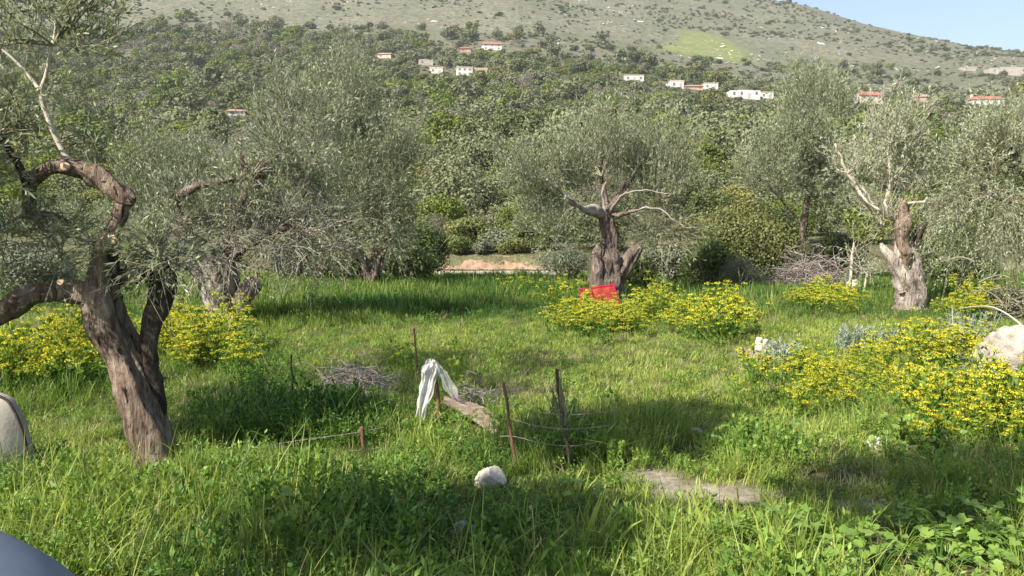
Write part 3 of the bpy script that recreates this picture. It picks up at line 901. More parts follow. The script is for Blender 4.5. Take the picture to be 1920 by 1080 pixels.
# 5: the centre olive with the grotesque trunk
olive(16.2, (1138, 556), 'pollarded olive with gnarled twisted trunk and side stub behind the red cloth',
    trunks=[
        [(1136, 575, 30), (1138, 545, 25), (1141, 515, 21), (1143, 485, 20), (1143, 455, 16), (1140, 430, 15), (1137, 405, 14), (1137, 385, 10)],
        [(1119, 570, 17, -.1), (1120, 530, 14, -.12), (1122, 490, 13, -.12), (1125, 468, 11, -.1), (1126, 456, 7, -.08)],
        [(1152, 570, 16), (1153, 540, 15), (1158, 518, 15), (1171, 500, 14), (1185, 482, 13), (1199, 464, 9), (1203, 458, 4)],
    ],
    limbs=[
        ([(1137, 402, 9), (1118, 395, 10, -.2), (1102, 393, 8, -.4), (1087, 389, 4, -.6), (1078, 380, 3, -.7), (1062, 368, 2.8, -.8), (1042, 352, 2.4, -.95), (1025, 336, 1.6, -1.05)], 'twig_dead'),
        ([(1084, 387, 4, -.6), (1070, 382, 3.5, -.75), (1062, 366, 2.5, -.9)], 'twig_dead'),
        ([(1133, 390, 4, -.2), (1131, 364, 3.6, -.3), (1136, 343, 3, -.4)], 'twig_dead'),
        ([(1144, 396, 4.5, -.1), (1158, 378, 3.6, -.4), (1174, 360, 3, -.6)], 'twig_dead'),
        ([(1172, 363, 1.8, -.6), (1200, 356, 1.6, -.8), (1230, 361, 1.5, -.9), (1255, 364, 1, -1)], 'twig_dead'),
        ([(1186, 396, 2.2, -.5), (1213, 390, 2.2, -.8), (1245, 398, 2, -.9), (1262, 411, 1.8, -.95), (1280, 424, 1.4, -1), (1310, 430, 1, -1)], 'twig_dead'),
        ([(1146, 402, 6), (1168, 401, 4, -.3), (1190, 396, 2.4, -.55)], 'bark_grey'),
        ([(1139, 395, 6, .2), (1128, 330, 4, .5), (1120, 270, 3, .6), (1112, 210, 2, .6)], 'bark_grey'),
        ([(1145, 390, 6, .2), (1185, 330, 4, .5), (1220, 280, 3, .6)], 'bark_grey'),
    ],
    blobs=[
        dict(c=(1110, 290, 95, 72), rd=1.3, n=430, len=0.85, leaf=30, a=(1128, 330), nb=9, br=0.011, off=.55, up=2.4, rad=.45, L=.08, W=.018),
        dict(c=(1220, 305, 85, 80), rd=1.2, n=400, len=0.9, leaf=28, a=(1185, 330), nb=9, br=0.011, off=.55, up=2.2, rad=.5, lean=.15, L=.08, W=.018),
        dict(c=(1000, 330, 72, 75), rd=1.1, n=330, len=0.62, leaf=26, a=(1062, 368), nb=9, br=0.010, off=.35, up=1.4, lean=-.15, L=.08, W=.018),
        dict(c=(1040, 420, 80, 55), rd=0.9, n=260, len=0.5, leaf=18, a=(1080, 385), nb=7, br=0.012, up=0.3, droop=0.1, L=.08, W=.018, off=0.5),
        dict(c=(1255, 420, 70, 50), rd=0.9, n=240, len=0.5, leaf=12, a=(1245, 397), nb=8, br=0.01, up=0.2, droop=0.2, L=.08, W=.018, off=0.4, tw=0.006),
        dict(c=(1195, 420, 40, 40), rd=0.6, n=90, len=0.4, leaf=16, a=(1170, 398), nb=4, br=0.01, up=0.3, droop=0.4, off=0.6, L=.08, W=.018),
    ], bark='bark_grey', seed=44)

# 6: right olive with the pale hollow trunk
olive(15.0, (1706, 582), 'half dead olive with bleached hollow trunk and thin silvery shoots',
    trunks=[
        [(1710, 600, 31), (1709, 565, 25), (1707, 535, 24), (1703, 510, 24), (1698, 485, 20), (1694, 460, 15), (1691, 430, 13), (1689, 400, 9)],
        [(1697, 545, 11, -.05), (1684, 510, 11, -.06), (1669, 482, 9, -.06), (1657, 466, 6, -.05), (1652, 456, 2)],
    ],
    limbs=[
        ([(1700, 505, 2, -.2), (1698, 475, 10, -.17), (1694, 445, 14, -.12), (1692, 415, 14, -.08), (1694, 392, 11, -.02), (1695, 378, 7), (1692, 368, 2)], 'bark_brown'),
        ([(1705, 485, 10), (1714, 458, 9), (1722, 434, 8), (1733, 420, 5), (1738, 414, 2)], 'bark_dark'),
        ([(1692, 385, 5), (1705, 381, 4.5), (1735, 378, 4), (1772, 370, 3), (1800, 366, 1.6)], 'twig_pale'),
        ([(1682, 415, 5), (1655, 402, 4, -.2), (1640, 392, 3.6, -.3), (1622, 375, 3.4, -.3), (1608, 360, 4.5), (1594, 335, 4), (1580, 305, 3.4), (1566, 268, 2.5)], 'twig_pale'),
        ([(1648, 400, 5), (1634, 375, 4.5), (1612, 345, 4), (1590, 325, 3), (1570, 316, 2)], 'twig_pale'),
        ([(1680, 420, 4), (1660, 385, 4, -.2), (1668, 350, 5), (1671, 325, 4.5), (1666, 300, 4), (1669, 270, 3.5), (1680, 242, 3), (1688, 215, 2)], 'twig_pale'),
        ([(1671, 300, 3), (1662, 265, 2.5), (1650, 235, 1.8)], 'twig_pale'),
    ],
    blobs=[
        dict(c=(1670, 240, 70, 55), rd=0.9, n=190, len=0.45, leaf=20, a=(1668, 270), nb=8, br=0.009, up=1.0, L=.085, W=.02),
        dict(c=(1600, 300, 60, 55), rd=0.8, n=120, len=0.4, leaf=16, a=(1590, 325), nb=6, br=0.009, up=0.8, L=.08, W=.018),
        dict(c=(1700, 320, 60, 60), rd=0.8, n=150, len=0.42, leaf=20, a=(1668, 350), nb=7, br=0.009, up=0.8, L=.085, W=.02),
        dict(c=(1660, 400, 50, 45), rd=0.6, n=130, len=0.4, leaf=8, a=(1655, 425), nb=7, br=0.008, up=0.6, tw=0.005),
        dict(c=(1750, 400, 45, 35), rd=0.6, n=90, len=0.35, leaf=20, a=(1735, 378), nb=4, br=0.007, up=0.3, droop=0.4),
        dict(c=(1740, 470, 30, 40), rd=0.5, n=60, len=0.35, leaf=20, a=(1722, 440), nb=3, br=0.007, up=0.3, droop=0.4, off=0.3),
    ], bark='bark_pale', leaf='olive_leaf_pale', twig='twig_pale', seed=57)

# 7: olive behind and to the side of the bleached one
olive(20.5, (1495, 520), 'tall leafy grey green olive behind the brush heap',
    trunks=[[(1500, 545, 9), (1500, 500, 8), (1505, 440, 6), (1515, 370, 5), (1525, 290, 3.5)]],
    limbs=[([(1505, 430, 4), (1470, 380, 3), (1430, 340, 2)], 'bark_grey')],
    blobs=[
        dict(c=(1530, 210, 62, 85), rd=1.2, n=560, len=0.6, leaf=26, a=(1520, 330), nb=9, br=0.018, up=1.0, L=.09, W=.021),
        dict(c=(1440, 320, 80, 65), rd=1.2, n=430, len=0.58, leaf=24, a=(1460, 370), nb=8, br=0.018, up=1.0, L=.09, W=.021),
        dict(c=(1545, 340, 60, 60), rd=1.1, n=400, len=0.55, leaf=25, a=(1515, 370), nb=7, br=0.018, up=0.6, droop=0.3, L=.09, W=.021),
        dict(c=(1500, 260, 60, 60), rd=1.0, n=300, len=0.55, leaf=24, a=(1520, 330), nb=6, br=0.018, up=0.8, L=.09, W=.021),
    ], seed=63)

# 8: far right olive with long pale hanging shoots
olive(14.2, (2010, 600), 'olive with long pale hanging shoots at the edge of the frame beside the brush pile',
    trunks=[[(2010, 620, 40), (2005, 560, 32), (1990, 480, 28), (1975, 410, 20), (1960, 340, 12)]],
    limbs=[([(1985, 450, 14), (1930, 400, 10), (1880, 372, 7), (1845, 365, 4)], 'bark_grey'), ([(1975, 400, 10), (1920, 320, 7), (1880, 260, 4)], 'bark_grey')],
    blobs=[
        dict(c=(1900, 270, 95, 75), rd=1.0, n=520, len=0.55, leaf=24, a=(1920, 320), nb=9, br=0.015, up=0.9, L=.068, W=.014),
        dict(c=(1860, 370, 85, 50), rd=0.9, n=420, len=0.75, leaf=28, a=(1880, 372), nb=9, br=0.012, up=0.1, droop=0.9, L=.068, W=.014),
        dict(c=(1930, 430, 80, 60), rd=0.9, n=360, len=0.6, leaf=22, a=(1930, 400), nb=8, br=0.012, up=0.2, droop=0.7, L=.068, W=.014),
        dict(c=(2020, 260, 90, 120), rd=1.2, n=420, len=0.6, leaf=22, a=(1975, 400), nb=9, br=0.015, up=0.9, L=.09, W=.02),
        dict(c=(1830, 300, 40, 55), rd=0.7, n=170, len=0.5, leaf=26, a=(1880, 300), nb=5, br=0.009, up=0.8, L=.08, W=.018),
    ], leaf='olive_leaf_pale', twig='twig', seed=71)

def shade_olive():
    """the olive that stands beside the viewpoint: its crown throws the patches of shade on the near grass"""
    rng = np.random.default_rng(90)
    root = thing('olive_tree', (-4.6, 0.3, 0), 'olive tree beside the viewpoint whose crown shades the near grass', 'tree', 'olive trees in the meadow')
    mb = MB()
    gnarl(mb, [(-4.6, .3, -.1), (-4.5, .3, .6), (-4.4, .5, 1.4), (-4.0, .8, 2.3), (-3.6, 1.2, 3.2), (-3.2, 1.5, 3.8)], [.3, .22, .2, .15, .1, .05], 0.05, 20, 0.2, 2, 2, 0.1, 5)
    mb.build('trunk', M['bark_brown'], root)
    mt, mc = MB(), MB()
    for (sx, sy, z, r, n) in ((0.85, 6.3, 4.2, 0.5, 330), (1.3, 6.9, 4.3, 0.35, 150), (-0.05, 4.35, 3.9, 0.52, 380), (-0.55, 4.35, 3.9, 0.36, 130), (2.35, 5.05, 4.5, 0.42, 200), (2.9, 5.35, 4.5, 0.33, 140), (0.1, 3.8, 3.9, 0.32, 110)):
        k = z / math.tan(SUN_EL)
        C = np.array([sx - SUN_DIR[0] * k, sy - SUN_DIR[1] * k, z])
        u = norm(rng.normal(size=(n, 3))) * rng.uniform(0, 1, (n, 1)) ** 0.5
        P0 = C + u * np.array([r, r, r * 0.6])
        P = shoot_batch(rng, P0, norm(u + np.array([0, 0, 0.5]) + 0.4 * rng.normal(size=(n, 3))), rng.uniform(.2, .4, n), 6, .2)
        tubes(mt, P, np.full((n, 6), .004), 3)
        leafy(mc, rng, P, 60, .085, .024)
        A = np.array([-3.3, 1.4, 3.6])
        t = np.linspace(0, 1, 8)
        Q = A + (C - A)[None, None, :] * t[None, :, None] + np.array([0, 0, .15]) * np.sin(t * np.pi)[None, :, None]
        tubes(mt, Q, (.03 * np.linspace(1, .3, 8))[None, :], 6)
    mt.build('twigs', M['twig'], root, kind='stuff')
    mc.build('crown', M['olive_leaf'], root, smooth=False, kind='stuff')
shade_olive()

# ----------------------------------------------------------------- bushes, small trees, brush
def clump_crown(rng, nblob, nface, rx, ry, rz, size, z0=0.0, asp=1.0, jit=0.55, fill=0.25, mb=None, lump=(0.3, 0.5), base=0.15):
    """foliage of many leaf-clump faces spread over and inside overlapping lumps; uneven outline with gaps"""
    mb = mb or MB()
    th = rng.uniform(0, 2 * np.pi, nblob)
    zz = rng.uniform(-0.75, 1.0, nblob)
    rr = np.sqrt(np.maximum(0, 1 - zz ** 2)) * rng.uniform(0.45, 0.85, nblob)
    B = np.stack([np.cos(th) * rr, np.sin(th) * rr, zz * 0.66], 1)
    br = rng.uniform(*lump, nblob)
    bt = rng.uniform(-0.18, 0.18, nblob)
    b = rng.integers(0, nblob, nface)
    dv = norm(rng.normal(size=(nface, 3)) + np.array([0, 0, 0.25]))
    rad = np.where(rng.uniform(size=nface) < fill, rng.uniform(0.3, 0.9, nface), rng.uniform(0.85, 1.18, nface))
    P = B[b] + dv * (br[b] * rad)[:, None]
    P[:, 2] = np.maximum(P[:, 2], -0.98)
    N = norm(dv + jit * rng.normal(size=(nface, 3)))
    a = norm(np.cross(N, norm(rng.normal(size=(nface, 3)))))
    c = np.cross(N, a)
    S = np.array([rx, ry, rz])
    P = P * S + np.array([0, 0, z0 + rz * (1 - base)])
    sz = size * rng.uniform(0.5, 1.3, nface)
    q = np.array([(-1, -.7), (.8, -1), (1, .8), (-.7, 1)])
    V = np.stack([P + a * (sz * q[k, 0] * rng.uniform(.6, 1.2, nface))[:, None] + c * (asp * sz * q[k, 1] * rng.uniform(.6, 1.2, nface))[:, None] for k in range(4)], 1)
    t = np.clip(0.5 + bt[b] + rng.normal(size=nface) * 0.22, 0, 1)
    mb.add(V.reshape(-1, 3), np.arange(nface * 4).reshape(-1, 4), np.repeat(t, 4))
    return mb

def bush(px, py, w, h, d, mat, label, seed, cat='bush', name='bush', nface=2600, size=0.035, asp=1.0, trunk=None, nblob=22):
    rng = np.random.default_rng(seed)
    p = at(px, py, d)
    p[2] = tz(p[0], p[1])
    root = thing(name, p, label, cat)
    rx, rz = pxr(w, d) / 2, pxr(h, d) / 2
    z0 = trunk or 0
    mb = clump_crown(rng, nblob, int(nface * 3.0), rx, rx * 0.85, rz - z0 / 2, size * .46, z0, asp, .5)
    o = bpy.data.objects.new('foliage', mb.mesh('foliage', M[mat], (0, 0, 0), False))
    COL.objects.link(o); o.parent = root; o['kind'] = 'stuff'
    ms = MB()
    n = 9
    P0 = np.zeros((n, 3)) + rng.normal(size=(n, 3)) * np.array([.06, .06, 0]) * rx
    D0 = norm(rng.normal(size=(n, 3)) * np.array([1, 1, .3]) * 0.5 + np.array([0, 0, 1]))
    S = shoot_batch(rng, P0, D0, np.full(n, rz * 1.5), 6, 0, .1)
    tubes(ms, S, np.linspace(1, .3, 6)[None, :] * np.full((n, 1), 0.02 + 0.01 * rx), 5)
    o = bpy.data.objects.new('stem', ms.mesh('stem', M['twig'], (0, 0, 0)))
    COL.objects.link(o); o.parent = root
    return root

bush(803, 530, 75, 120, 23.5, 'bush_green', 'upright bright green young tree beside the orange earth bank', 201, 'tree', 'small_tree', 2600, 0.05)
bush(1400, 540, 190, 165, 20.5, 'bush_yellow', 'large yellow green bush above the round grey bush', 202, nface=6500, size=0.05, nblob=34)
bush(1330, 545, 110, 95, 19.5, 'bush_green', 'dark leafy green bush left of the round grey bush', 203, nface=3400, size=0.045)
bush(1462, 540, 70, 130, 21.5, 'bush_green', 'narrow deep green bush with dark hollows behind the brush heap', 213, nface=2400, size=0.05)
bush(1390, 541, 82, 70, 18.2, 'bush_grey', 'round pale grey bush at the edge of the tall grass', 204, nface=5200, size=0.03, asp=0.22)
bush(1001, 520, 85, 66, 28.2, 'bush_green', 'dark green bush on top of the earth bank', 205, nface=2200, size=0.06)
bush(640, 548, 110, 70, 20.5, 'bush_green', 'low leafy green bush left of the pale forked trunk', 206, nface=3000, size=0.05)
bush(768, 545, 95, 70, 21, 'bush_green', 'spreading green bush right of the pale forked trunk', 207, nface=2800, size=0.05)
bush(1250, 540, 110, 80, 21, 'bush_grey', 'grey green scrub bush behind the gnarled olive', 208, nface=3000, size=0.05)
bush(1060, 535, 90, 80, 20, 'bush_grey', 'feathery grey bush left of the gnarled trunk', 209, nface=3000, size=0.045, asp=0.4)
bush(1190, 530, 80, 60, 19.5, 'bush_green', 'green bush tucked behind the side stub of the gnarled olive', 210, nface=2400, size=0.045)
bush(850, 497, 60, 40, 27.7, 'bush_green', 'small green bush at the left end of the earth bank', 220, nface=1400, size=0.05)
bush(960, 490, 60, 34, 27.8, 'bush_yellow', 'brownish tuft of scrub on the lip of the earth bank', 221, nface=1400, size=0.05)
bush(905, 487, 44, 26, 27.7, 'bush_grey', 'tiny grey scrub tuft on the lip of the earth bank', 222, nface=900, size=0.05)
bush(880, 500, 90, 60, 28.6, 'bush_yellow', 'low olive brown bush growing on the orange earth bank', 211, nface=2200, size=0.06)
bush(940, 500, 70, 45, 28.4, 'bush_grey', 'low grey bush on the middle of the earth bank', 212, nface=1800, size=0.06)
bush(560, 552, 90, 95, 21.5, 'bush_grey', 'grey scrub bush behind the squat pruned olive', 214, nface=2600, size=0.05)
bush(485, 565, 30, 26, 15.5, 'bush_yellow', 'small orange brown bush by the squat pruned olive', 215, nface=700, size=0.03)
bush(1790, 545, 150, 120, 19, 'bush_green', 'green thicket behind the bleached hollow trunk', 216, nface=3400, size=0.05)
bush(1560, 545, 120, 90, 22, 'bush_yellow', 'yellowish scrub behind the thin bare saplings', 217, nface=3000, size=0.05)
bush(60, 600, 200, 110, 17, 'bush_grey', 'grey scrub at the field edge under the horizontal limb', 218, nface=3400, size=0.045)

def brush_pile(px0, px1, pyt, pyb, d, label, seed, n=520, mat='twig_dead', rmax=0.011):
    rng = np.random.default_rng(seed)
    a, b = at(px0, pyb, d), at(px1, pyb, d)
    W, H = pxr(px1 - px0, d), pxr(pyb - pyt, d)
    C = (a + b) / 2
    C[2] = tz(C[0], C[1])
    u = rng.normal(size=(n, 3)) * 0.45
    u[:, 2] = np.abs(rng.normal(size=n)) * 0.5
    P0 = C + u * np.array([W / 2, W * 0.3, H * 0.75])
    D0 = norm(rng.normal(size=(n, 3)) * np.array([1, .8, .45]) + np.array([0, 0, .12]))
    L = rng.uniform(0.2, 0.9, n) * min(1.0, W * 0.45)
    P = shoot_batch(rng, P0, D0, L, 6, 0.15, 0.16)
    P[..., 2] = np.maximum(P[..., 2], C[2] - 0.02)
    mb = MB()
    tubes(mb, P, (rng.uniform(0.25, 1, n) ** 2 * rmax + 0.002)[:, None] * np.linspace(1, .4, 6)[None, :], 4)
    root = thing('brush_pile', C, label, 'brush pile')
    mb.build('branches', M[mat], root, kind='stuff')
    return root

brush_pile(1445, 1590, 470, 545, 18.6, 'grey heap of cut brushwood right of the round grey bush', 301, 900)
brush_pile(1820, 1990, 500, 572, 13.6, 'dry pile of cut olive branches at the edge of the frame under hanging shoots', 302, 650, 'twig', 0.016)
brush_pile(1730, 1850, 585, 655, 9.6, 'tangle of dead grey stalks between the boulder and the bleached trunk', 303, 260, 'twig_pale', 0.005)
brush_pile(1790, 1860, 640, 735, 7.6, 'dead twigs heaped against the side of the big boulder', 304, 240, 'twig_dead', 0.004)
brush_pile(590, 740, 705, 750, 8.1, 'flat scatter of grey pruned twigs on bare ground near the thin iron rod', 305, 420, 'twig_dead', 0.005)
brush_pile(850, 925, 690, 770, 7.1, 'tangle of grey twigs behind the weathered plank', 306, 200, 'twig_dead', 0.004)

def sapling(px, pyb, pyt, d, label, seed, lean=0.0, r=3.2):
    rng = np.random.default_rng(seed)
    p = at(px, pyb, d); p[2] = tz(p[0], p[1])
    root = thing('sapling', p, label, 'sapling')
    H = pxr(pyb - pyt, d)
    mb = MB()
    gnarl(mb, [p + np.array([0, 0, -.05]), p + np.array([lean * .3, 0, H * .4]), p + np.array([lean * .8, .05, H * .75]), p + np.array([lean, 0, H])], [pxr(r * 1.3, d), pxr(r, d), pxr(r * .8, d), pxr(r * .4, d)], 0.05, 8, 0.1)
    mb.build('trunk', M['twig_pale'], root)
    n = 26
    P0 = p + np.stack([lean * rng.uniform(.5, 1, n), rng.normal(size=n) * .02, H * rng.uniform(.55, 1, n)], 1)
    P = shoot_batch(rng, P0, norm(rng.normal(size=(n, 3)) + np.array([0, 0, .9])), rng.uniform(.25, .6, n), 6, 0.1)
    mt = MB(); tubes(mt, P, np.full((n, 6), .005) * np.linspace(1, .4, 6), 3)
    mt.build('twigs', M['twig_pale'], root, kind='stuff')
    mc = MB(); leafy(mc, rng, P, 7, .08, .02)
    mc.build('crown', M['olive_leaf_pale'], root, smooth=False, kind='stuff')
sapling(1594, 530, 432, 17.6, 'tallest of the thin bare saplings near the bleached trunk', 401, 0.05)
sapling(1611, 528, 470, 17.8, 'short forked bare sapling beside the tallest sapling', 402, -0.02, 3.6)
sapling(1619, 528, 468, 17.4, 'slanting bare sapling nearest the bleached trunk', 403, 0.12, 2.2)

# ----------------------------------------------------------------- the wooded hillside
KINDS = {   # dark, light colour, translucency, share, label
    'grey': ((0.102, 0.120, 0.061), (0.260, 0.275, 0.153), 0.2, 0.40, 'grey green olive or maquis tree on the wooded hillside'),
    'deep': ((0.056, 0.077, 0.030), (0.166, 0.193, 0.080), 0.2, 0.24, 'deep green round evergreen on the wooded hillside'),
    'bright': ((0.086, 0.122, 0.025), (0.229, 0.275, 0.068), 0.25, 0.17, 'fresh bright green tree on the wooded hillside'),
    'mustard': ((0.109, 0.112, 0.034), (0.244, 0.237, 0.084), 0.2, 0.11, 'mustard yellow green shrub on the wooded hillside'),
    'bare': ((0.135, 0.120, 0.090), (0.281, 0.254, 0.198), 0.0, 0.08, 'leafless greyish brown tree on the wooded hillside'),
}
for k, (a, b, tr, sh, lab) in KINDS.items():
    M['hill_' + k] = leaf_mat('hill_' + k, a, b, None, tr, 0.7, 0.1, False, 0.9, 0.35)
proto_near, proto_mid, proto_far = {}, {}, {}
prng = np.random.default_rng(500)
for k in KINDS:
    asp = 0.22 if k == 'bare' else 1.0
    proto_near[k] = [clump_crown(prng, 18 + 4 * v, 4600, 1.0, 0.9 + .1 * v, 0.9, 0.034, 0, asp, 0.45, 0.2, None, (0.24, 0.48)).mesh('hillside_tree', M['hill_' + k], (0, 0, 0), False) for v in range(4)]
    proto_mid[k] = [clump_crown(prng, 15 + 3 * v, 3000, 1.0, 0.9 + .1 * v, 0.9, 0.046, 0, asp, 0.42, 0.2, None, (0.28, 0.5)).mesh('hillside_tree', M['hill_' + k], (0, 0, 0), False) for v in range(4)]
    proto_far[k] = [clump_crown(prng, 11 + 2 * v, 800, 1.0, 0.9 + .1 * v, 0.9, 0.088, 0, asp, 0.4, 0.15, None, (0.3, 0.5)).mesh('hillside_tree', M['hill_' + k], (0, 0, 0), False) for v in range(3)]

trng = np.random.default_rng(77)
def forest():
    """positions: dart throwing with a distance that follows the crown size"""
    out = []
    cell = {}
    kinds = list(KINDS)
    share = np.array([KINDS[k][3] for k in kinds]); share /= share.sum()
    N = 26000
    Y = np.sqrt(trng.uniform(28 ** 2, 560 ** 2, N))
    X = trng.uniform(-0.66, 0.66, N) * Y + trng.uniform(-3, 3, N)
    dens = wood_density(X, Y)
    dens = np.where(Y > 380, np.maximum(dens, 0.014), dens)
    keep = trng.uniform(size=N) < dens
    X, Y = X[keep], Y[keep]
    order = np.argsort(Y)
    X, Y = X[order], Y[order]
    R = np.where(Y < 60, trng.uniform(0.8, 1.9, len(X)), np.clip(np.exp(trng.normal(.72, .36, len(X))), .8, 4.6) * np.clip(.8 + Y / 450, .8, 1.35))
    kn = fbm2(X / 16, Y / 16, 81, 2)
    Z = terrain(X, Y)
    for x, y, z, r, q in zip(X, Y, Z, R, kn):
        gx, gy = int(x // 5), int(y // 5)
        ok = True
        for ax in (-1, 0, 1):
            for ay in (-1, 0, 1):
                for (ox, oy, orr) in cell.get((gx + ax, gy + ay), ()):
                    if (ox - x) ** 2 + (oy - y) ** 2 < (0.70 * (orr + r)) ** 2:
                        ok = False
        if not ok: continue
        h = r * trng.uniform(1.05, 1.8)
        if -7 < x < 5.5 and y < 28.2: continue
        if y < 31: r *= .7
        px, pt = project(x, y, z + h)
        pr = r * F / y
        hide = False
        for (hx0, hx1, ht, hb, hd) in HOUSES:
            if y < hd + 3 and px + pr > hx0 and px - pr < hx1 and pt < ht + .62 * (hb - ht) and pt > ht - 60:
                hide = True
            if abs(y - hd - 4) < 7 and px + pr > hx0 and px - pr < hx1: hide = True
        if hide: continue
        cell.setdefault((gx, gy), []).append((x, y, r))
        k = trng.choice(len(kinds), p=share)
        if q > 0.22: k = 2 if trng.uniform() < .6 else k
        elif q < -0.18: k = 0 if trng.uniform() < .6 else k
        elif -0.06 < q < 0.04: k = 1 if trng.uniform() < .55 else k
        out.append((x, y, z, r, h, kinds[k]))
    return out
TREES = forest()
TREES.sort(key=lambda t: -t[3] / t[1])
print('hillside trees', len(TREES))
for i, (x, y, z, r, h, k) in enumerate(TREES[:300]):
    me = (proto_near if y < 75 else proto_mid if y < 130 else proto_far)[k]
    o = bpy.data.objects.new('hillside_tree', me[int(trng.integers(len(me)))])
    COL.objects.link(o)
    o.location = (x, y, z - 0.15)
    o.scale = (r, r, h / 1.75)
    o.rotation_euler = (trng.uniform(-.12, .12), trng.uniform(-.12, .12), trng.uniform(0, 6.28))
    tag(o, KINDS[k][4], 'tree', 'trees on the wooded hillside')

# ----------------------------------------------------------------- scatter: instances on points carrying their own turn, size, kind and tint
def scatter(name, pts, rot, scl, idx, tint, protos, label=None):
    coll = bpy.data.collections.new(name + '_kinds')
    for me in protos:
        coll.objects.link(bpy.data.objects.new('tuft_%03d' % len(coll.objects), me))
    me = bpy.data.meshes.new(name)
    n = len(pts)
    me.vertices.add(n)
    me.vertices.foreach_set('co', np.asarray(pts, np.float32).ravel())
    for nm, ty, val in (('turn', 'FLOAT_VECTOR', rot), ('size', 'FLOAT_VECTOR', scl)):
        a = me.attributes.new(nm, ty, 'POINT')
        a.data.foreach_set('vector', np.asarray(val, np.float32).ravel())
    a = me.attributes.new('which', 'INT', 'POINT')
    a.data.foreach_set('value', np.asarray(idx, np.int32))
    a = me.attributes.new('tint', 'FLOAT', 'POINT')
    a.data.foreach_set('value', np.asarray(tint, np.float32))
    me.update()
    ob = bpy.data.objects.new(name, me)
    COL.objects.link(ob)
    ob['kind'] = 'stuff'
    if label: ob['label'] = label
    ng = bpy.data.node_groups.new(name, 'GeometryNodeTree')
    ng.interface.new_socket('Geometry', in_out='INPUT', socket_type='NodeSocketGeometry')
    ng.interface.new_socket('Geometry', in_out='OUTPUT', socket_type='NodeSocketGeometry')
    N, L = ng.nodes, ng.links
    gi, go = N.new('NodeGroupInput'), N.new('NodeGroupOutput')
    ci = N.new('GeometryNodeCollectionInfo')
    ci.inputs['Collection'].default_value = coll
    ci.inputs['Separate Children'].default_value = True
    ci.inputs['Reset Children'].default_value = True
    ip = N.new('GeometryNodeInstanceOnPoints')
    ip.inputs['Pick Instance'].default_value = True
    def named(nm, ty):
        a = N.new('GeometryNodeInputNamedAttribute')
        a.data_type = ty
        a.inputs['Name'].default_value = nm
        return [s for s in a.outputs if s.enabled and s.name == 'Attribute'][0]
    er = N.new('FunctionNodeEulerToRotation')
    L.new(named('turn', 'FLOAT_VECTOR'), er.inputs[0])
    L.new(gi.outputs[0], ip.inputs['Points'])
    L.new(ci.outputs[0], ip.inputs['Instance'])
    L.new(named('which', 'INT'), ip.inputs['Instance Index'])
    L.new(er.outputs[0], ip.inputs['Rotation'])
    L.new(named('size', 'FLOAT_VECTOR'), ip.inputs['Scale'])
    L.new(ip.outputs[0], go.inputs[0])
    md = ob.modifiers.new('scatter', 'NODES')
    md.node_group = ng
    return ob

rest = TREES[300:]
if rest:
    kl = list(KINDS)
    A = np.array([(t[0], t[1], t[2] - .15) for t in rest])
    n = len(rest)
    protos, off = [], {}
    for k in kl:
        off[k] = len(protos)
        protos += proto_near[k][:2] + proto_mid[k][:3] + proto_far[k]
    ix = np.array([off[t[5]] + (trng.integers(2) if t[1] < 75 else 2 + trng.integers(3) if t[1] < 130 else 5 + trng.integers(3)) for t in rest])
    sc = np.array([(t[3], t[3], t[4] / 1.75) for t in rest])
    rt = np.stack([trng.uniform(-.12, .12, n), trng.uniform(-.12, .12, n), trng.uniform(0, 6.28, n)], 1)
    scatter('hillside_woods', A, rt, sc, ix, np.full(n, .5), protos, 'mass of further trees covering the wooded hillside')

# low scrub dotted over the bare upper slope
n = 15000
Y = np.sqrt(trng.uniform(330 ** 2, 960 ** 2, n))
X = trng.uniform(-.68, .68, n) * Y
g = fbm2(X / 40, Y / 60, 91, 3)
keep = (trng.uniform(size=n) < np.clip(0.26 + 1.3 * g + .8 * np.clip((560 - Y) / 160, 0, 1) + .9 * np.exp(-((terrain(X, Y) - 150 + .05 * X) / 5) ** 2) * (X > 120) + .9 * np.exp(-((terrain(X, Y) - 186 + .05 * X) / 5) ** 2) * (X > 120) + .5 * (X < -60) * (X / Y < -.28), 0.06, 1)) & (np.hypot((X - fc[0]) / 26, (Y - fc[1]) / 80) > 1)
X, Y = X[keep], Y[keep]
n = len(X)
r = trng.uniform(0.35, 1.3, n) * np.where(trng.uniform(size=n) < .06, 2.4, 1) * (0.6 + Y / 1100)
scatter('slope_scrub', np.stack([X, Y, terrain(X, Y) - .1], 1), np.stack([np.zeros(n), np.zeros(n), trng.uniform(0, 6.28, n)], 1), np.stack([r, r, r * trng.uniform(.4, .8, n)], 1),
        trng.integers(0, 6, n), np.full(n, .5), proto_far['grey'] + proto_far['deep'], 'low dark scrub dotted over the bare upper slope')

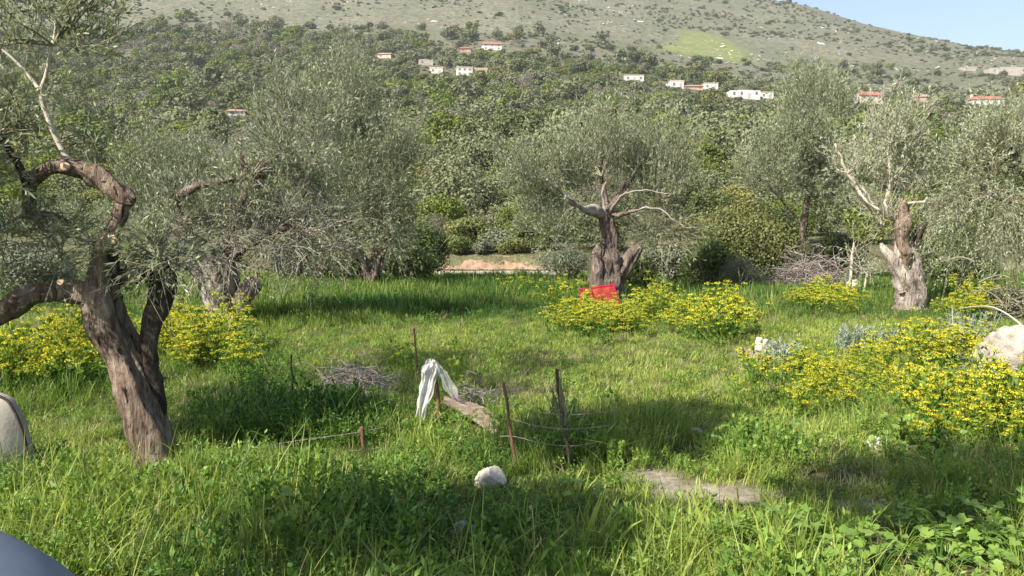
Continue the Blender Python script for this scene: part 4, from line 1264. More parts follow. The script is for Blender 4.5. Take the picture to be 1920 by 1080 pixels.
# pale rocks on the slope
def rock_mesh(rng, mat, sub=2, flat=0.7, amp=0.35, name='rock'):
    import bmesh
    bm = bmesh.new()
    bmesh.ops.create_icosphere(bm, subdivisions=sub, radius=1)
    v = np.array([p.co[:] for p in bm.verts])
    f = np.array([[q.index for q in t.verts] for t in bm.faces])
    bm.free()
    s = rng.uniform(0, 50)
    k = 1 + amp * noise3(v[:, 0] * 1.3 + s, v[:, 1] * 1.3, v[:, 2] * 1.3, 3) + amp * .5 * noise3(v[:, 0] * 3.1 + s, v[:, 1] * 3.1, v[:, 2] * 3.1, 4) + amp * .22 * noise3(v[:, 0] * 7 + s, v[:, 1] * 7, v[:, 2] * 7, 5)
    v = v * k[:, None]
    for _ in range(9):                                     # broken faces
        nv = norm(rng.normal(size=3))
        dd = v @ nv
        c = rng.uniform(.55, .85)
        v = v - np.clip(dd - c, 0, 9)[:, None] * nv * .92
    v = v * (1 + .05 * noise3(v[:, 0] * 9 + s, v[:, 1] * 9, v[:, 2] * 9, 6))[:, None] * np.array([1, .8, flat])
    mb = MB(); mb.add(v, f)
    return mb.mesh(name, mat, (0, 0, 0), sub > 2)
rk = [rock_mesh(trng, M['limestone'], 2, .6, .5) for _ in range(4)]
n = 6000
Y = np.sqrt(trng.uniform(200 ** 2, 900 ** 2, n)); X = trng.uniform(-.68, .68, n) * Y
keep = fbm2(X / 35, Y / 35, 95, 3) > 0.18
X, Y = X[keep], Y[keep]; n = len(X)
r = trng.uniform(.25, .95, n) * np.where(trng.uniform(size=n) < .04, 2.2, 1) * (0.5 + Y / 900)
scatter('slope_rocks', np.stack([X, Y, terrain(X, Y)], 1), np.stack([trng.uniform(-.4, .4, n), trng.uniform(-.4, .4, n), trng.uniform(0, 6.28, n)], 1), np.stack([r * 1.3, r, r * .6], 1), trng.integers(0, 4, n), np.full(n, .5), rk, 'pale limestone rocks strewn over the slope')
# ----------------------------------------------------------------- the meadow: grass, weeds, straw
grng = np.random.default_rng(900)

def blades(n, R, h, w, lean, droop, mat, name='tuft', K=4, rng=grng, twist=0.6):
    az = rng.uniform(0, 2 * np.pi, n)
    rr = R * np.sqrt(rng.uniform(0, 1, n))
    a0 = rng.uniform(0, 2 * np.pi, n)
    P0 = np.stack([np.cos(a0) * rr, np.sin(a0) * rr, np.full(n, -0.01)], 1)
    H = rng.uniform(*h, n)
    D = np.stack([np.cos(az), np.sin(az), np.zeros(n)], 1)
    ln = np.abs(rng.normal(size=n)) * lean + 0.03
    dr = np.abs(rng.normal(size=n)) * droop
    t = np.linspace(0, 1, K)
    P = P0[:, None] + D[:, None] * (H[:, None] * (ln[:, None] * t + dr[:, None] * t ** 2.2))[..., None]
    P[..., 2] += H[:, None] * (t - 0.55 * dr[:, None] * t ** 2.6)
    S = np.stack([-np.sin(az + twist * rng.normal(size=n)), np.cos(az + twist * rng.normal(size=n)), np.zeros(n)], 1)
    W = rng.uniform(*w, n)
    prof = np.array([0.7, 1.0, 0.8, 0.0]) if K == 4 else np.interp(t, [0, .3, .7, 1], [.7, 1, .75, 0])
    o = S[:, None] * (W[:, None] * prof * 0.5)[..., None]
    Lf, Rt = P - o, P + o
    per = 2 * (K - 1) + 1
    V = np.empty((n, per, 3))
    V[:, 0:2 * (K - 1):2] = Lf[:, :-1]
    V[:, 1:2 * (K - 1):2] = Rt[:, :-1]
    V[:, -1] = P[:, -1]
    b = np.arange(n)[:, None] * per
    quads = [np.concatenate([b + 2 * k, b + 2 * k + 1, b + 2 * k + 3, b + 2 * k + 2], 1) for k in range(K - 2)]
    k = K - 2
    mb = MB()
    tint = np.repeat(np.clip(rng.normal(0.5, 0.17, n), 0, 1), per)
    mb.add(V.reshape(-1, 3), np.concatenate(quads), tint)
    mb.f.append(np.concatenate([b + 2 * k, b + 2 * k + 1, b + 2 * k + 2], 1))
    return mb.mesh(name, M[mat], (0, 0, 0), True)

def weed(n, R, h, L, W, mat='weed', rng=grng):
    mb = MB()
    a = rng.uniform(0, 2 * np.pi, n)
    rr = R * np.sqrt(rng.uniform(0, 1, n))
    z = rng.uniform(0.15, 1, n) * h
    P = np.stack([np.cos(a) * rr, np.sin(a) * rr, z], 1)
    D = norm(np.stack([np.cos(a), np.sin(a), rng.normal(0.15, .4, n)], 1) + rng.normal(size=(n, 3)) * .6)
    S = norm(np.cross(D, np.array([0, 0, 1.0]) + rng.normal(size=(n, 3)) * .35))
    leaves(mb, P, D, S, L * rng.uniform(.6, 1.3, n), W * rng.uniform(.6, 1.3, n), np.clip(rng.normal(.5, .2, n), 0, 1))
    m = max(3, n // 6)
    i = rng.integers(0, n, m)
    t = np.linspace(0, 1, 4)
    base = P[i] * np.array([.25, .25, 0])
    Q = base[:, None] + (P[i] - base)[:, None] * t[None, :, None]
    tubes(mb, Q, np.full((m, 4), .0018), 3)
    return mb.mesh('tuft', M[mat], (0, 0, 0), False)

def stalks(n, h, rng=grng):
    mb = MB()
    P0 = np.stack([rng.normal(0, .05, n), rng.normal(0, .05, n), np.zeros(n)], 1)
    P = shoot_batch(rng, P0, norm(rng.normal(size=(n, 3)) * .22 + np.array([0, 0, 1])), rng.uniform(*h, n), 6, .08, .06)
    tubes(mb, P, np.full((n, 6), .0016), 3, .8)
    T = P[:, -1]
    for k in range(7):
        D = norm(rng.normal(size=(n, 3)) * .5 + np.array([0, 0, 1]))
        leaves(mb, T - D * .03 * rng.uniform(0, 1.5, (n, 1)), D, norm(np.cross(D, rng.normal(size=(n, 3)))), .016, .005, .8)
    return mb.mesh('tuft', M['straw'], (0, 0, 0), False)

PROTO, first = [], {}
def kind(nm, meshes):
    first[nm] = (len(PROTO), len(meshes))
    PROTO.extend(meshes)
kind('lush', [blades(30, .08, (.09, .25), (.0035, .0075), .25, .45, 'grass') for _ in range(5)])
kind('broad', [blades(13, .07, (.13, .29), (.009, .017), .25, .42, 'grass', K=5) for _ in range(4)])
kind('short', [blades(46, .10, (.025, .075), (.003, .006), .4, .4, 'grass') for _ in range(4)])
kind('mid', [blades(34, .12, (.10, .25), (.005, .010), .13, .22, 'grass') for _ in range(4)])
kind('weed', [weed(44, .11, .10, .034, .020), weed(60, .13, .14, .028, .014), weed(30, .10, .07, .034, .020), weed(120, .13, .17, .020, .006)])
kind('straw', [blades(26, .09, (.06, .20), (.003, .005), .45, .5, 'straw') for _ in range(3)])
def feathery(n, h, L, W, per, rng=grng):
    P0 = np.stack([rng.normal(0, .035, n), rng.normal(0, .035, n), np.zeros(n)], 1)
    P = shoot_batch(rng, P0, norm(rng.normal(size=(n, 3)) * .42 + np.array([0, 0, 1])), rng.uniform(*h, n), 6, .12, .08)
    mb = MB()
    tubes(mb, P, np.full((n, 6), .0016), 3, .5)
    leafy(mb, rng, P, per, L, W, 1.3, .15)
    return mb.mesh('tuft', M['weed'], (0, 0, 0), False)
kind('feather', [feathery(9, (.10, .24), .030, .013, 26), feathery(7, (.12, .28), 0.032, .015, 20), feathery(12, (.08, .2), .022, .008, 36), feathery(6, (.14, .3), .038, .018, 16)])
kind('long', [blades(9, .07, (.20, .40), (.0028, .0048), .35, .75, 'grass', K=6) for _ in range(3)])
kind('stalk', [stalks(2, (.2, .42)) for _ in range(3)])

def meadow_points(y0, y1, per):
    area = (y1 - y0) * (0.68 * (y0 + y1) + 4)
    n = int(area * per)
    y = np.sqrt(grng.uniform(y0 ** 2, y1 ** 2, n))
    x = grng.uniform(-1, 1, n) * (0.68 * y + 2.0)
    return x, y

def ell(PX, PY, cx, cy, rx, ry):
    return np.clip(1.25 - np.hypot((PX - cx) / rx, (PY - cy) / ry), 0, 1)

def sow():
    xs, ys = [], []
    for a in ((2.3, 4.6, 190), (4.6, 6.5, 150), (6.5, 9.5, 95), (9.5, 14, 62), (14, 25.2, 36)):
        x, y = meadow_points(*a)
        xs.append(x); ys.append(y)
    x, y = np.concatenate(xs), np.concatenate(ys)
    z = terrain(x, y)
    PX, PY = project(x, y, z)
    n = len(x)
    big = fbm2(x / 1.6, y / 1.6, 101, 3)
    mid = fbm2(x / 0.5, y / 0.5, 102, 3)
    # where the meadow is cropped short, and where it stands tall
    shortz = np.maximum.reduce([ell(PX, PY, 1290, 715, 300, 120), ell(PX, PY, 960, 650, 360, 60), ell(PX, PY, 1560, 930, 320, 70), ell(PX, PY, 1330, 860, 160, 90),
                                ell(PX, PY, 1600, 640, 330, 70), ell(PX, PY, 130, 820, 180, 60), ell(PX, PY, 640, 660, 220, 45), ell(PX, PY, 1000, 760, 120, 50)])
    tallz = np.maximum.reduce([ell(PX, PY, 700, 575, 300, 42), ell(PX, PY, 1480, 575, 260, 36), ell(PX, PY, 950, 545, 220, 25), ell(PX, PY, 560, 800, 190, 60), ell(PX, PY, 1190, 820, 120, 60),
                               ell(PX, PY, 1010, 850, 120, 70), ell(PX, PY, 1440, 880, 130, 55), ell(PX, PY, 1800, 930, 160, 40), ell(PX, PY, 60, 720, 200, 70), ell(PX, PY, 1770, 555, 200, 30)])
    lowz = np.maximum.reduce([ell(PX, PY, 1290, 960, 210, 45), ell(PX, PY, 920, 950, 80, 45), ell(PX, PY, 290, 905, 60, 30), ell(PX, PY, 1590, 975, 90, 35), ell(PX, PY, 1000, 915, 130, 30), ell(PX, PY, 870, 1040, 60, 35), ell(PX, PY, 560, 862, 200, 26)])
    front = np.clip((PY - 1015) / 40, 0, 1) * np.clip((1620 - PX) / 120, 0, 1) * 1.3
    front = np.maximum(front, np.clip((PY - 880) / 40, 0, 1) * np.clip((760 - PX) / 120, 0, 1))
    tallness = np.clip(-1.2 * lowz + 0.45 + 0.5 * big + 0.9 * tallz + 0.8 * front - 0.78 * shortz * (1 - 0.8 * front), 0, 1.3)
    broadz = np.maximum(ell(PX, PY, 1330, 1010, 300, 90) * (PY > 925), ell(PX, PY, 1160, 960, 130, 60))
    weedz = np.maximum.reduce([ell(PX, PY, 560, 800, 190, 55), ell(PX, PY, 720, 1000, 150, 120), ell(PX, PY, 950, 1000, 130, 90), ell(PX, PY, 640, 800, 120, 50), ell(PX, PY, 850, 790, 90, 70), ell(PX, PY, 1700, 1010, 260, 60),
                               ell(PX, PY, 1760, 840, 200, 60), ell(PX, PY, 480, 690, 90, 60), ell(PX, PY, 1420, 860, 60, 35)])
    strawz = np.maximum.reduce([ell(PX, PY, 975, 730, 90, 30), ell(PX, PY, 1620, 890, 160, 45), ell(PX, PY, 1270, 690, 190, 70) * .6, ell(PX, PY, 1870, 880, 120, 50), ell(PX, PY, 1500, 590, 200, 25) * .5, ell(PX, PY, 80, 610, 150, 25)])
    u = grng.uniform(size=n)
    kindn = np.full(n, 'mid', dtype=object)
    near = y < 9
    kindn[near] = 'lush'
    kindn[(tallness < 0.40 + 0.15 * mid)] = 'short'
    far_short = (~near) & (tallness < .55) & (u < .5)
    kindn[far_short] = 'short'
    kindn[(grng.uniform(size=n) < 0.55 * broadz)] = 'broad'
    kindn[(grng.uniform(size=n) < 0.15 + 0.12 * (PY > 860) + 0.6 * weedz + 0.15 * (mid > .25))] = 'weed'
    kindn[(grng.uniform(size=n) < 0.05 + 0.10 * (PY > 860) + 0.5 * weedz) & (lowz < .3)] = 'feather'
    kindn[(grng.uniform(size=n) < 0.035 + 0.45 * strawz)] = 'straw'
    kindn[(grng.uniform(size=n) < 0.16 * (y < 7.5) * (shortz < .4) * (lowz < .2))] = 'long'
    kindn[(grng.uniform(size=n) < 0.006)] = 'stalk'
    s = (0.58 + 0.5 * np.clip(tallness, 0, 1.3)) * grng.uniform(.75, 1.2, n)
    s = np.where(kindn == 'short', grng.uniform(.7, 1.3, n) * (1 + np.clip(y - 8, 0, 12) * .03), s)
    s = np.where((kindn == 'mid') & (tallness < .7), s * .72, s)
    s = np.where(y > 14, s * 1.1, s)
    keep = (dirt_at(x, y) < grng.uniform(0.05, 0.9, n))
    keep &= ~((y > 21.8) & (PX > 815) & (PX < 1060) & (grng.uniform(size=n) < .85))
    for (cx, cy, r) in CLEAR:
        keep &= np.hypot(x - cx, y - cy) > r * grng.uniform(.85, 1.15, n)
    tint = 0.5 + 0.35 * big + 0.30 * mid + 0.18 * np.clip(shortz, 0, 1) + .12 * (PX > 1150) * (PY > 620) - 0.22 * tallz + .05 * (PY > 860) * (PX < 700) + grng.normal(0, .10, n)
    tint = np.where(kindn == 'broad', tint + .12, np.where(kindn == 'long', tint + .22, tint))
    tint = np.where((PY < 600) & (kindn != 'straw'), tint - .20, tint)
    tint = tint - .30 * ell(PX, PY, 560, 805, 190, 60) - .22 * ell(PX, PY, 920, 1020, 200, 90) + .05  # deep green weeds, with shade put into the tint, over two shadow patches
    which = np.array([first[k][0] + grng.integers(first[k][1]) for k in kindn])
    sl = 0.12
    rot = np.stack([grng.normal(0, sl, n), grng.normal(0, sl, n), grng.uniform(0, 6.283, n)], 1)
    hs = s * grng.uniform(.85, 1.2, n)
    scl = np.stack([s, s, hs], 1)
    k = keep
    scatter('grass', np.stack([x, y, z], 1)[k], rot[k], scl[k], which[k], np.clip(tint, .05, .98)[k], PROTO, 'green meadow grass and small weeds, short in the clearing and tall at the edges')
    print('tufts', k.sum())

CLEAR = []      # discs kept free of grass: stones and trunks
# ----------------------------------------------------------------- stones
def stone(name, px, py, w, h, mat, label, seed, cat='stone', sub=4, depth=0.8, sink=0.3, rot=None, amp=0.3, d=None, clear=True):
    p = hit(px, py) if d is None else np.append(at(px, py, d)[:2], 0)
    p[2] = tz(p[0], p[1])
    dd = p[1]
    rng = np.random.default_rng(seed)
    me = rock_mesh(rng, M[mat], sub, 1.0, amp, name)
    o = bpy.data.objects.new(name, me)
    COL.objects.link(o)
    rx, rz = pxr(w, dd) / 2, pxr(h, dd) / (2 - 2 * sink) if sink < .9 else pxr(h, dd)
    o.location = (p[0], p[1] + rx * depth * .6, p[2] + rz * (1 - 2 * sink))
    o.scale = (rx, rx * depth / .8, rz)
    o.rotation_euler = rot or (rng.uniform(-.15, .15), rng.uniform(-.15, .15), rng.uniform(-.4, .4))
    if clear: CLEAR.append((p[0], p[1] + rx * depth * .5, rx * .9))
    return tag(o, label, cat)

stone('stone', 920, 915, 66, 36, 'limestone', 'rounded white stone at the foot of the leaning rusty fence post', 601, amp=.2)
stone('stone', 872, 1018, 52, 46, 'greystone', 'grey pitted stone in deep shade, nearest stone to the viewer', 602, amp=.3)
stone('stone', 1432, 662, 30, 34, 'limestone', 'upright pale block of stone standing by silvery plants', 617, sink=.2, amp=.10)
stone('stone', 1303, 817, 30, 15, 'limestone', 'small flat white stone on the short grass', 604, amp=.25)
stone('stone', 1646, 846, 46, 20, 'limestone', 'small pale stone half hidden under yellow mallow leaves', 605, amp=.25)
stone('stone', 38, 596, 16, 14, 'greystone', 'small grey stone on the bare ground under the horizontal limb', 606)
b = stone('boulder', 1938, 722, 165, 100, 'boulder', 'big pale weathered boulder cut by the edge of the frame', 607, 'boulder', 5, .9, .22, (0.05, -.1, .5), .34)
stone('stone', 1604, 534, 34, 26, 'limestone', 'pale stump-like stone at the foot of the thin saplings', 608, d=17.9)

# ----------------------------------------------------------------- rusty rods, fence, plank and plastic
def rod_mesh(p0, p1, r, seed=1, bend=0.02, sides=8):
    p0, p1 = np.array(p0), np.array(p1)
    rng = np.random.default_rng(seed)
    t = np.linspace(0, 1, 6)
    P = p0 + (p1 - p0) * t[:, None] + rng.normal(size=(6, 3)) * bend * np.linalg.norm(p1 - p0) * .3
    P[0], P[-1] = p0, p1
    mb = MB()
    gnarl(mb, P, np.full(6, r), .02, sides, .22, 1.6, 6, .1, seed)
    return mb
def ground_pt(px, py):
    p = hit(px, py)
    return p
def rod(px0, py0, px1, py1, r, mat, name, label, cat, seed, dtop=0.0):
    p = ground_pt(px0, py0)
    q = at(px1, py1, p[1] + dtop)
    p2 = p.copy(); p2[2] -= .08
    o = rod_mesh(p2, q, r, seed).build(name, M[mat], None, p)
    return tag(o, label, cat)
rod(549, 765, 546, 664, .007, 'iron', 'iron_rod', 'thin black iron rod standing alone by the twig scatter', 'rod', 701)
rod(784, 708, 776, 616, .009, 'rust', 'iron_rod', 'rusty rod standing behind the white plastic sheet', 'rod', 702)

def wire_mesh(pts, r, sag=0.0, n=16):
    P, R, S = resample(pts, np.full(len(pts), r), .05)
    mb = MB()
    tubes(mb, P[None], np.full((1, len(P)), r), 4)
    return mb

# fence with two leaning posts
p1, p2 = ground_pt(976, 892), ground_pt(1074, 892)
root = thing('wire_fence', (p1 + p2) / 2, 'broken wire fence of two leaning rusty posts behind the white stone', 'fence')
q1, q2 = at(944, 718, p1[1] + .05), at(1044, 692, p2[1] + .08)
def sub(mb, nm, mat, par, label=None):
    o = mb.build(nm, M[mat], par)
    if label: o['label'] = label
    return o
a, b2 = p1.copy(), p2.copy(); a[2] -= .1; b2[2] -= .1
sub(rod_mesh(a, q1, .0095, 711, .03), 'post', 'red_wood', root, 'reddish post leaning towards the plank')
sub(rod_mesh(b2, q2, .0095, 712, .03), 'post', 'iron', root, 'dark post with a frayed bunch of dry stalks at its top')
L1 = lambda t: a + (q1 - a) * t
L2 = lambda t: b2 + (q2 - b2) * t
for t1, t2, ex in ((.80, .62, .35), (.66, .50, .3), (.50, .36, .2)):
    e = L2(t2) + np.array([ex, .1, -.02 + .03 * t1])
    sub(wire_mesh([L1(t1) - np.array([.08, 0, .0]), L1(t1), (L1(t1) + L2(t2)) / 2 - np.array([0, 0, .012]), L2(t2), e], .0026), 'wire', 'wire', root)
rngf = np.random.default_rng(713)
mb = MB()
P0 = L2(.55) + rngf.normal(size=(34, 3)) * .012
P = shoot_batch(rngf, P0, norm(rngf.normal(size=(34, 3)) * .16 + np.array([-.14, 0, 1])), rngf.uniform(.12, .34, 34), 6, .03, .06)
tubes(mb, P, np.full((34, 6), .0022), 3)
o = sub(mb, 'stalk_bunch', 'twig', root); o['kind'] = 'stuff'

# low wire on a stub of post at the left
p3 = ground_pt(684, 852)
root2 = thing('wire_fence', p3, 'sagging wire strung over a short reddish stub of post beside the leaning olive', 'fence')
a3 = p3.copy(); a3[2] -= .08
q3 = at(678, 800, p3[1])
sub(rod_mesh(a3, q3, .013, 721), 'post', 'red_wood', root2)
dw = p3[1]
sub(wire_mesh([at(340, 868, 5.75), at(430, 850, dw - .3), at(540, 829, dw - .15), at(680, 809, dw), at(720, 801, dw + .1)], .0026), 'wire', 'wire', root2)
sub(wire_mesh([at(540, 862, dw - .1), at(622, 850, dw), at(690, 842, dw), at(740, 838, dw + .1)], .0026), 'wire', 'wire', root2)

# stake and the white plastic snagged on it
ds = 6.75
stake_b = at(828, 800, ds); stake_b[2] = tz(*stake_b[:2]) - .08
o = rod_mesh(stake_b, at(812, 672, ds + .02), .014, 731).build('wooden_stake', M['red_wood'], None, stake_b)
tag(o, 'rough wooden stake holding up the white plastic sheet', 'stake')

def plastic_mat():
    m, N, L = new_mat('plastic')
    tc = N.new('ShaderNodeTexCoord')
    n = noise_node(N, L, 9, 5, tc.outputs['Object'])
    c = ramp(N, L, n, [(0.3, (0.50, 0.47, 0.44)), (0.6, (0.78, 0.76, 0.74))])
    p = N.new('ShaderNodeBsdfPrincipled')
    p.inputs['Roughness'].default_value = 0.35
    p.inputs['Specular IOR Level'].default_value = 0.5
    L.new(c, p.inputs['Base Color'])
    bp = N.new('ShaderNodeBump'); bp.inputs['Strength'].default_value = .8; bp.inputs['Distance'].default_value = .012
    L.new(noise_node(N, L, 26, 4, tc.outputs['Object'], .6), bp.inputs['Height']); L.new(bp.outputs[0], p.inputs['Normal'])
    tl = N.new('ShaderNodeBsdfTranslucent'); L.new(c, tl.inputs[0])
    ms = N.new('ShaderNodeMixShader'); ms.inputs[0].default_value = .35
    L.new(p.outputs[0], ms.inputs[1]); L.new(tl.outputs[0], ms.inputs[2])
    tp = N.new('ShaderNodeBsdfTransparent')
    m2 = N.new('ShaderNodeMixShader')
    L.new(attr(N, 'leaf_tint').outputs['Fac'], m2.inputs[0])
    L.new(tp.outputs[0], m2.inputs[1]); L.new(ms.outputs[0], m2.inputs[2])
    o = N.new('ShaderNodeOutputMaterial')
    L.new(m2.outputs[0], o.inputs['Surface'])
    return m
M['plastic'] = plastic_mat()

def drape(mb, line, halves, d, folds, depth, nt=44, ns=30, op=1.0, seed=0, phase=0.0):
    """hanging cloth: a centre line in the picture's plane with half widths, thrown into folds of real depth"""
    line = np.array(line, float)
    t = np.linspace(0, 1, nt)
    tk = np.linspace(0, 1, len(line))
    cx, cy = np.interp(t, tk, line[:, 0]), np.interp(t, tk, line[:, 1])
    hw = np.interp(t, tk, halves)
    s = np.linspace(-1, 1, ns)
    V = np.empty((nt, ns, 3))
    for i in range(nt):
        c = at(cx[i], cy[i], d)
        w = pxr(hw[i], d)
        off = depth * (1.5 * noise3(s * folds * .8 + phase, t[i] * 1.6, 3.3, seed) * (.35 + .65 * t[i]) + .8 * noise3(s * folds * 2.1, t[i] * 4, 7.7, seed + 1))
        V[i, :, 0] = c[0] + w * s * (1 + .10 * np.sin(t[i] * 17 + seed)) + .007 * noise3(s * 4, t[i] * 9, seed, seed)
        V[i, :, 1] = d + off - .02
        V[i, :, 2] = c[2] + .02 * noise3(s * 2.5, t[i] * 3, 1.5, seed) * t[i] + .02 * (1 - np.abs(s)) * (1 - t[i])
    i = np.arange(nt - 1)[:, None] * ns
    j = np.arange(ns - 1)[None]
    f = np.stack([i + j, i + j + 1, i + ns + j + 1, i + ns + j], -1).reshape(-1, 4)
    mb.add(V.reshape(-1, 3), f, op)
mb = MB()
drape(mb, [(812, 677), (806, 700), (800, 730), (792, 765), (786, 797)], [8, 17, 13, 11, 7], ds, 2.4, .022, op=.86, seed=5)
drape(mb, [(786, 792), (784, 805), (783, 818)], [8, 4, 1.5], ds, 1.2, .008, 10, 10, .7, 6)
drape(mb, [(813, 677), (829, 695), (842, 722), (855, 748)], [5, 9, 12, 10], ds + .03, 2.6, .018, 34, 26, .5, 8, 1.0)
drape(mb, [(806, 676), (800, 690), (795, 700)], [7, 9, 3], ds - .02, 1.5, .012, 12, 14, .8, 9)
o = mb.build('plastic_sheet', M['plastic'], None, at(812, 677, ds))
tag(o, 'torn white plastic sheet snagged on a stake with its tail hanging down', 'plastic sheet')

# weathered plank lying from the stake into the grass
def plank(name, spec, d0, d1, thick, mat, label, seed):
    """spec: upper and lower edges in the picture at the two ends"""
    (x0, yt0, yb0), (x1, yt1, yb1) = spec
    n = 26
    t = np.linspace(0, 1, n)
    rows = []
    rng = np.random.default_rng(seed)
    for k in range(n):
        d = d0 + (d1 - d0) * t[k]
        x = x0 + (x1 - x0) * t[k]
        wob = 3.0 * float(noise3(t[k] * 5, 0.3, 0, seed))
        top = at(x, yt0 + (yt1 - yt0) * t[k] + wob, d + .07)
        bot = at(x, yb0 + (yb1 - yb0) * t[k] + wob * .6, d)
        ax = norm(top - bot)
        nrm = norm(np.cross(at(x1, yt1, d1) - at(x0, yt0, d0), ax))
        if nrm[1] > 0: nrm = -nrm
        m_ = [bot, bot * .66 + top * .34 + nrm * .004 * noise3(t[k] * 9, 1, 2, seed), bot * .33 + top * .67 - nrm * .005 * noise3(t[k] * 9, 5, 2, seed), top]
        rows.append([q + nrm * thick / 2 for q in m_] + [q - nrm * thick / 2 for q in m_[::-1]])
    V = np.array(rows)
    mb = MB()
    i = np.arange(n - 1)[:, None] * 8
    j = np.arange(8)[None]
    f = np.stack([i + j, i + (j + 1) % 8, i + 8 + (j + 1) % 8, i + 8 + j], -1).reshape(-1, 4)
    mb.add(V.reshape(-1, 3), f)
    e = np.arange(8)
    mb.f.append(np.array([e[::-1], e + (n - 1) * 8]))
    o = mb.build(name, M[mat], None, V[0].mean(0), smooth=False)
    return tag(o, label, 'plank')
plank('wooden_plank', ((832, 742, 752), (934, 792, 822)), 6.72, 6.45, .022, 'old_wood', 'weathered grey brown plank sloping from the stake into the grass', 741)
plank('wooden_plank', ((846, 738, 746), (926, 775, 796)), 6.85, 6.62, .025, 'old_wood', 'shorter split plank lying behind the sloping weathered plank', 742)

# red cloth before the centre olive
def panel(name, quad, d, mat, label, cat, ns=34, nt=20, depth=.03, seed=0, border=None):
    """quad: top left, top right, bottom right, bottom left pixels"""
    q = np.array(quad, float)
    s, t = np.meshgrid(np.linspace(0, 1, ns), np.linspace(0, 1, nt))
    px = (q[0, 0] * (1 - s) + q[1, 0] * s) * (1 - t) + (q[3, 0] * (1 - s) + q[2, 0] * s) * t
    py = (q[0, 1] * (1 - s) + q[1, 1] * s) * (1 - t) + (q[3, 1] * (1 - s) + q[2, 1] * s) * t
    V = np.array([[at(px[i, j], py[i, j], d) for j in range(ns)] for i in range(nt)])
    V[..., 1] += depth * np.sin(s * 9 + t * 2 + seed) * (.3 + t) + depth * .6 * np.sin(s * 21 + seed) - .10 * t
    V[..., 2] += .003 * np.sin(s * 13 + seed)
    idx = np.arange(ns * nt).reshape(nt, ns)
    f = np.stack([idx[:-1, :-1], idx[:-1, 1:], idx[1:, 1:], idx[1:, :-1]], -1).reshape(-1, 4)
    mb = MB(); mb.add(V.reshape(-1, 3), f)
    o = mb.build(name, M[mat], None, V[0, ns // 2])
    so = o.modifiers.new('thick', 'SOLIDIFY'); so.thickness = .012
    tag(o, label, cat)
    if border:
        edge = np.concatenate([V[0], V[:, -1]])
        mb = MB(); P, R, S = resample(edge[::2], np.full(len(edge[::2]), .022), .03)
        tubes(mb, P[None], np.full((1, len(P)), .022), 6)
        bo = bpy.data.objects.new('hem', mb.mesh('hem', M[border], tuple(o.location)))
        COL.objects.link(bo); bo.parent = o
        bo['label'] = 'thick crimson hem along the top and side'
    return o
M['red_cloth'] = solid_mat('red_cloth', [(0.35, (0.22, 0.014, 0.018)), (0.65, (0.36, 0.07, 0.038))], 9, .8, .2, 60)
M['crimson'] = solid_mat('crimson', [(0.3, (0.26, 0.006, 0.024)), (0.7, (0.36, 0.012, 0.036))], 8, .7, 0)
panel('red_cloth', [(1087, 544), (1151, 534), (1164, 590), (1089, 595)], 14.4, 'red_cloth', 'red cloth hanging in front of the gnarled trunk above yellow flowers', 'cloth', border='crimson', depth=.012)

# rounded canvas thing and the blue grey tarpaulin at the left edge
def canvas():
    d = 5.25
    out = np.array([(-150, 935), (-148, 880), (-138, 830), (-125, 790), (-105, 758), (-75, 742), (-40, 736), (-8, 741), (12, 750), (27, 772), (39, 800), (49, 835), (56, 870), (61, 905), (63, 940)], float)
    n = len(out)
    cen = np.array([-42, 860.0])
    rings = np.linspace(1, 0, 12)
    V = []
    for r in rings:
        for k in range(n):
            p = cen + (out[k] - cen) * r
            q = at(p[0], p[1], d)
            bulge = .13 * (1 - r ** 3)
            q[1] -= bulge + .022 * noise3(p[0] / 38, p[1] / 60, 0, 5) * (1 - r ** 4) + .012 * np.sin(p[0] / 9 + p[1] / 34) * (1 - r ** 4)
            V.append(q)
    V = np.array(V)
    m = len(rings)
    i = np.arange(m - 1)[:, None] * n
    j = np.arange(n - 1)[None]
    f = np.stack([i + j, i + j + 1, i + n + j + 1, i + n + j], -1).reshape(-1, 4)
    B = V[:n].copy(); B[:, 1] += .07
    mb = MB()
    mb.add(V, f)
    mb.add(np.concatenate([V[:n], B]), np.stack([np.arange(n - 1), np.arange(1, n), n + np.arange(1, n), n + np.arange(n - 1)], 1)[:, ::-1])
    loc = at(-42, 935, d)
    root = mb.build('canvas_cover', M['canvas'], None, loc)
    tag(root, 'rounded grey brown canvas cover standing in grass at the edge of the frame', 'canvas cover')
    P, R, S = resample(V[:n], np.full(n, .009), .03)
    mb = MB(); tubes(mb, P[None], np.full((1, len(P)), .009), 6)
    o = bpy.data.objects.new('piping', mb.mesh('piping', M['iron'], tuple(loc)))
    COL.objects.link(o); o.parent = root
M['canvas'] = solid_mat('canvas', [(0.3, (0.24, 0.215, 0.175)), (0.5, (0.33, 0.30, 0.25)), (0.72, (0.42, 0.385, 0.33))], 3.5, .9, .35, 30)
M['tarp'] = solid_mat('tarp', [(0.3, (0.125, 0.15, 0.20)), (0.7, (0.19, 0.22, 0.285))], 3, .5, .15, 10, None, .4)
canvas()
gx, gy = np.meshgrid(np.linspace(-1, 1, 60), np.linspace(-1, 1, 60))
th = np.arctan2(gy, gx)
rr = np.maximum(np.abs(gx), np.abs(gy))
ux, uy = np.cos(th) * rr, np.sin(th) * rr
hz = np.clip(1 - rr ** 2.6, 0, 1) ** (1 / 2.6)
cxp, cyp = -2.0, 2.3
TX = cxp + ux * .93 + .01 * np.sin(th * 9)
TY = cyp + uy * 0.85
TZ = .74 * hz - .02 - .10 * (ux - .3) + .012 * noise3(gx * 3, gy * 3, 0, 8) + .012 * np.sin(th * 11) * rr ** 3 * hz
idx = np.arange(3600).reshape(60, 60)
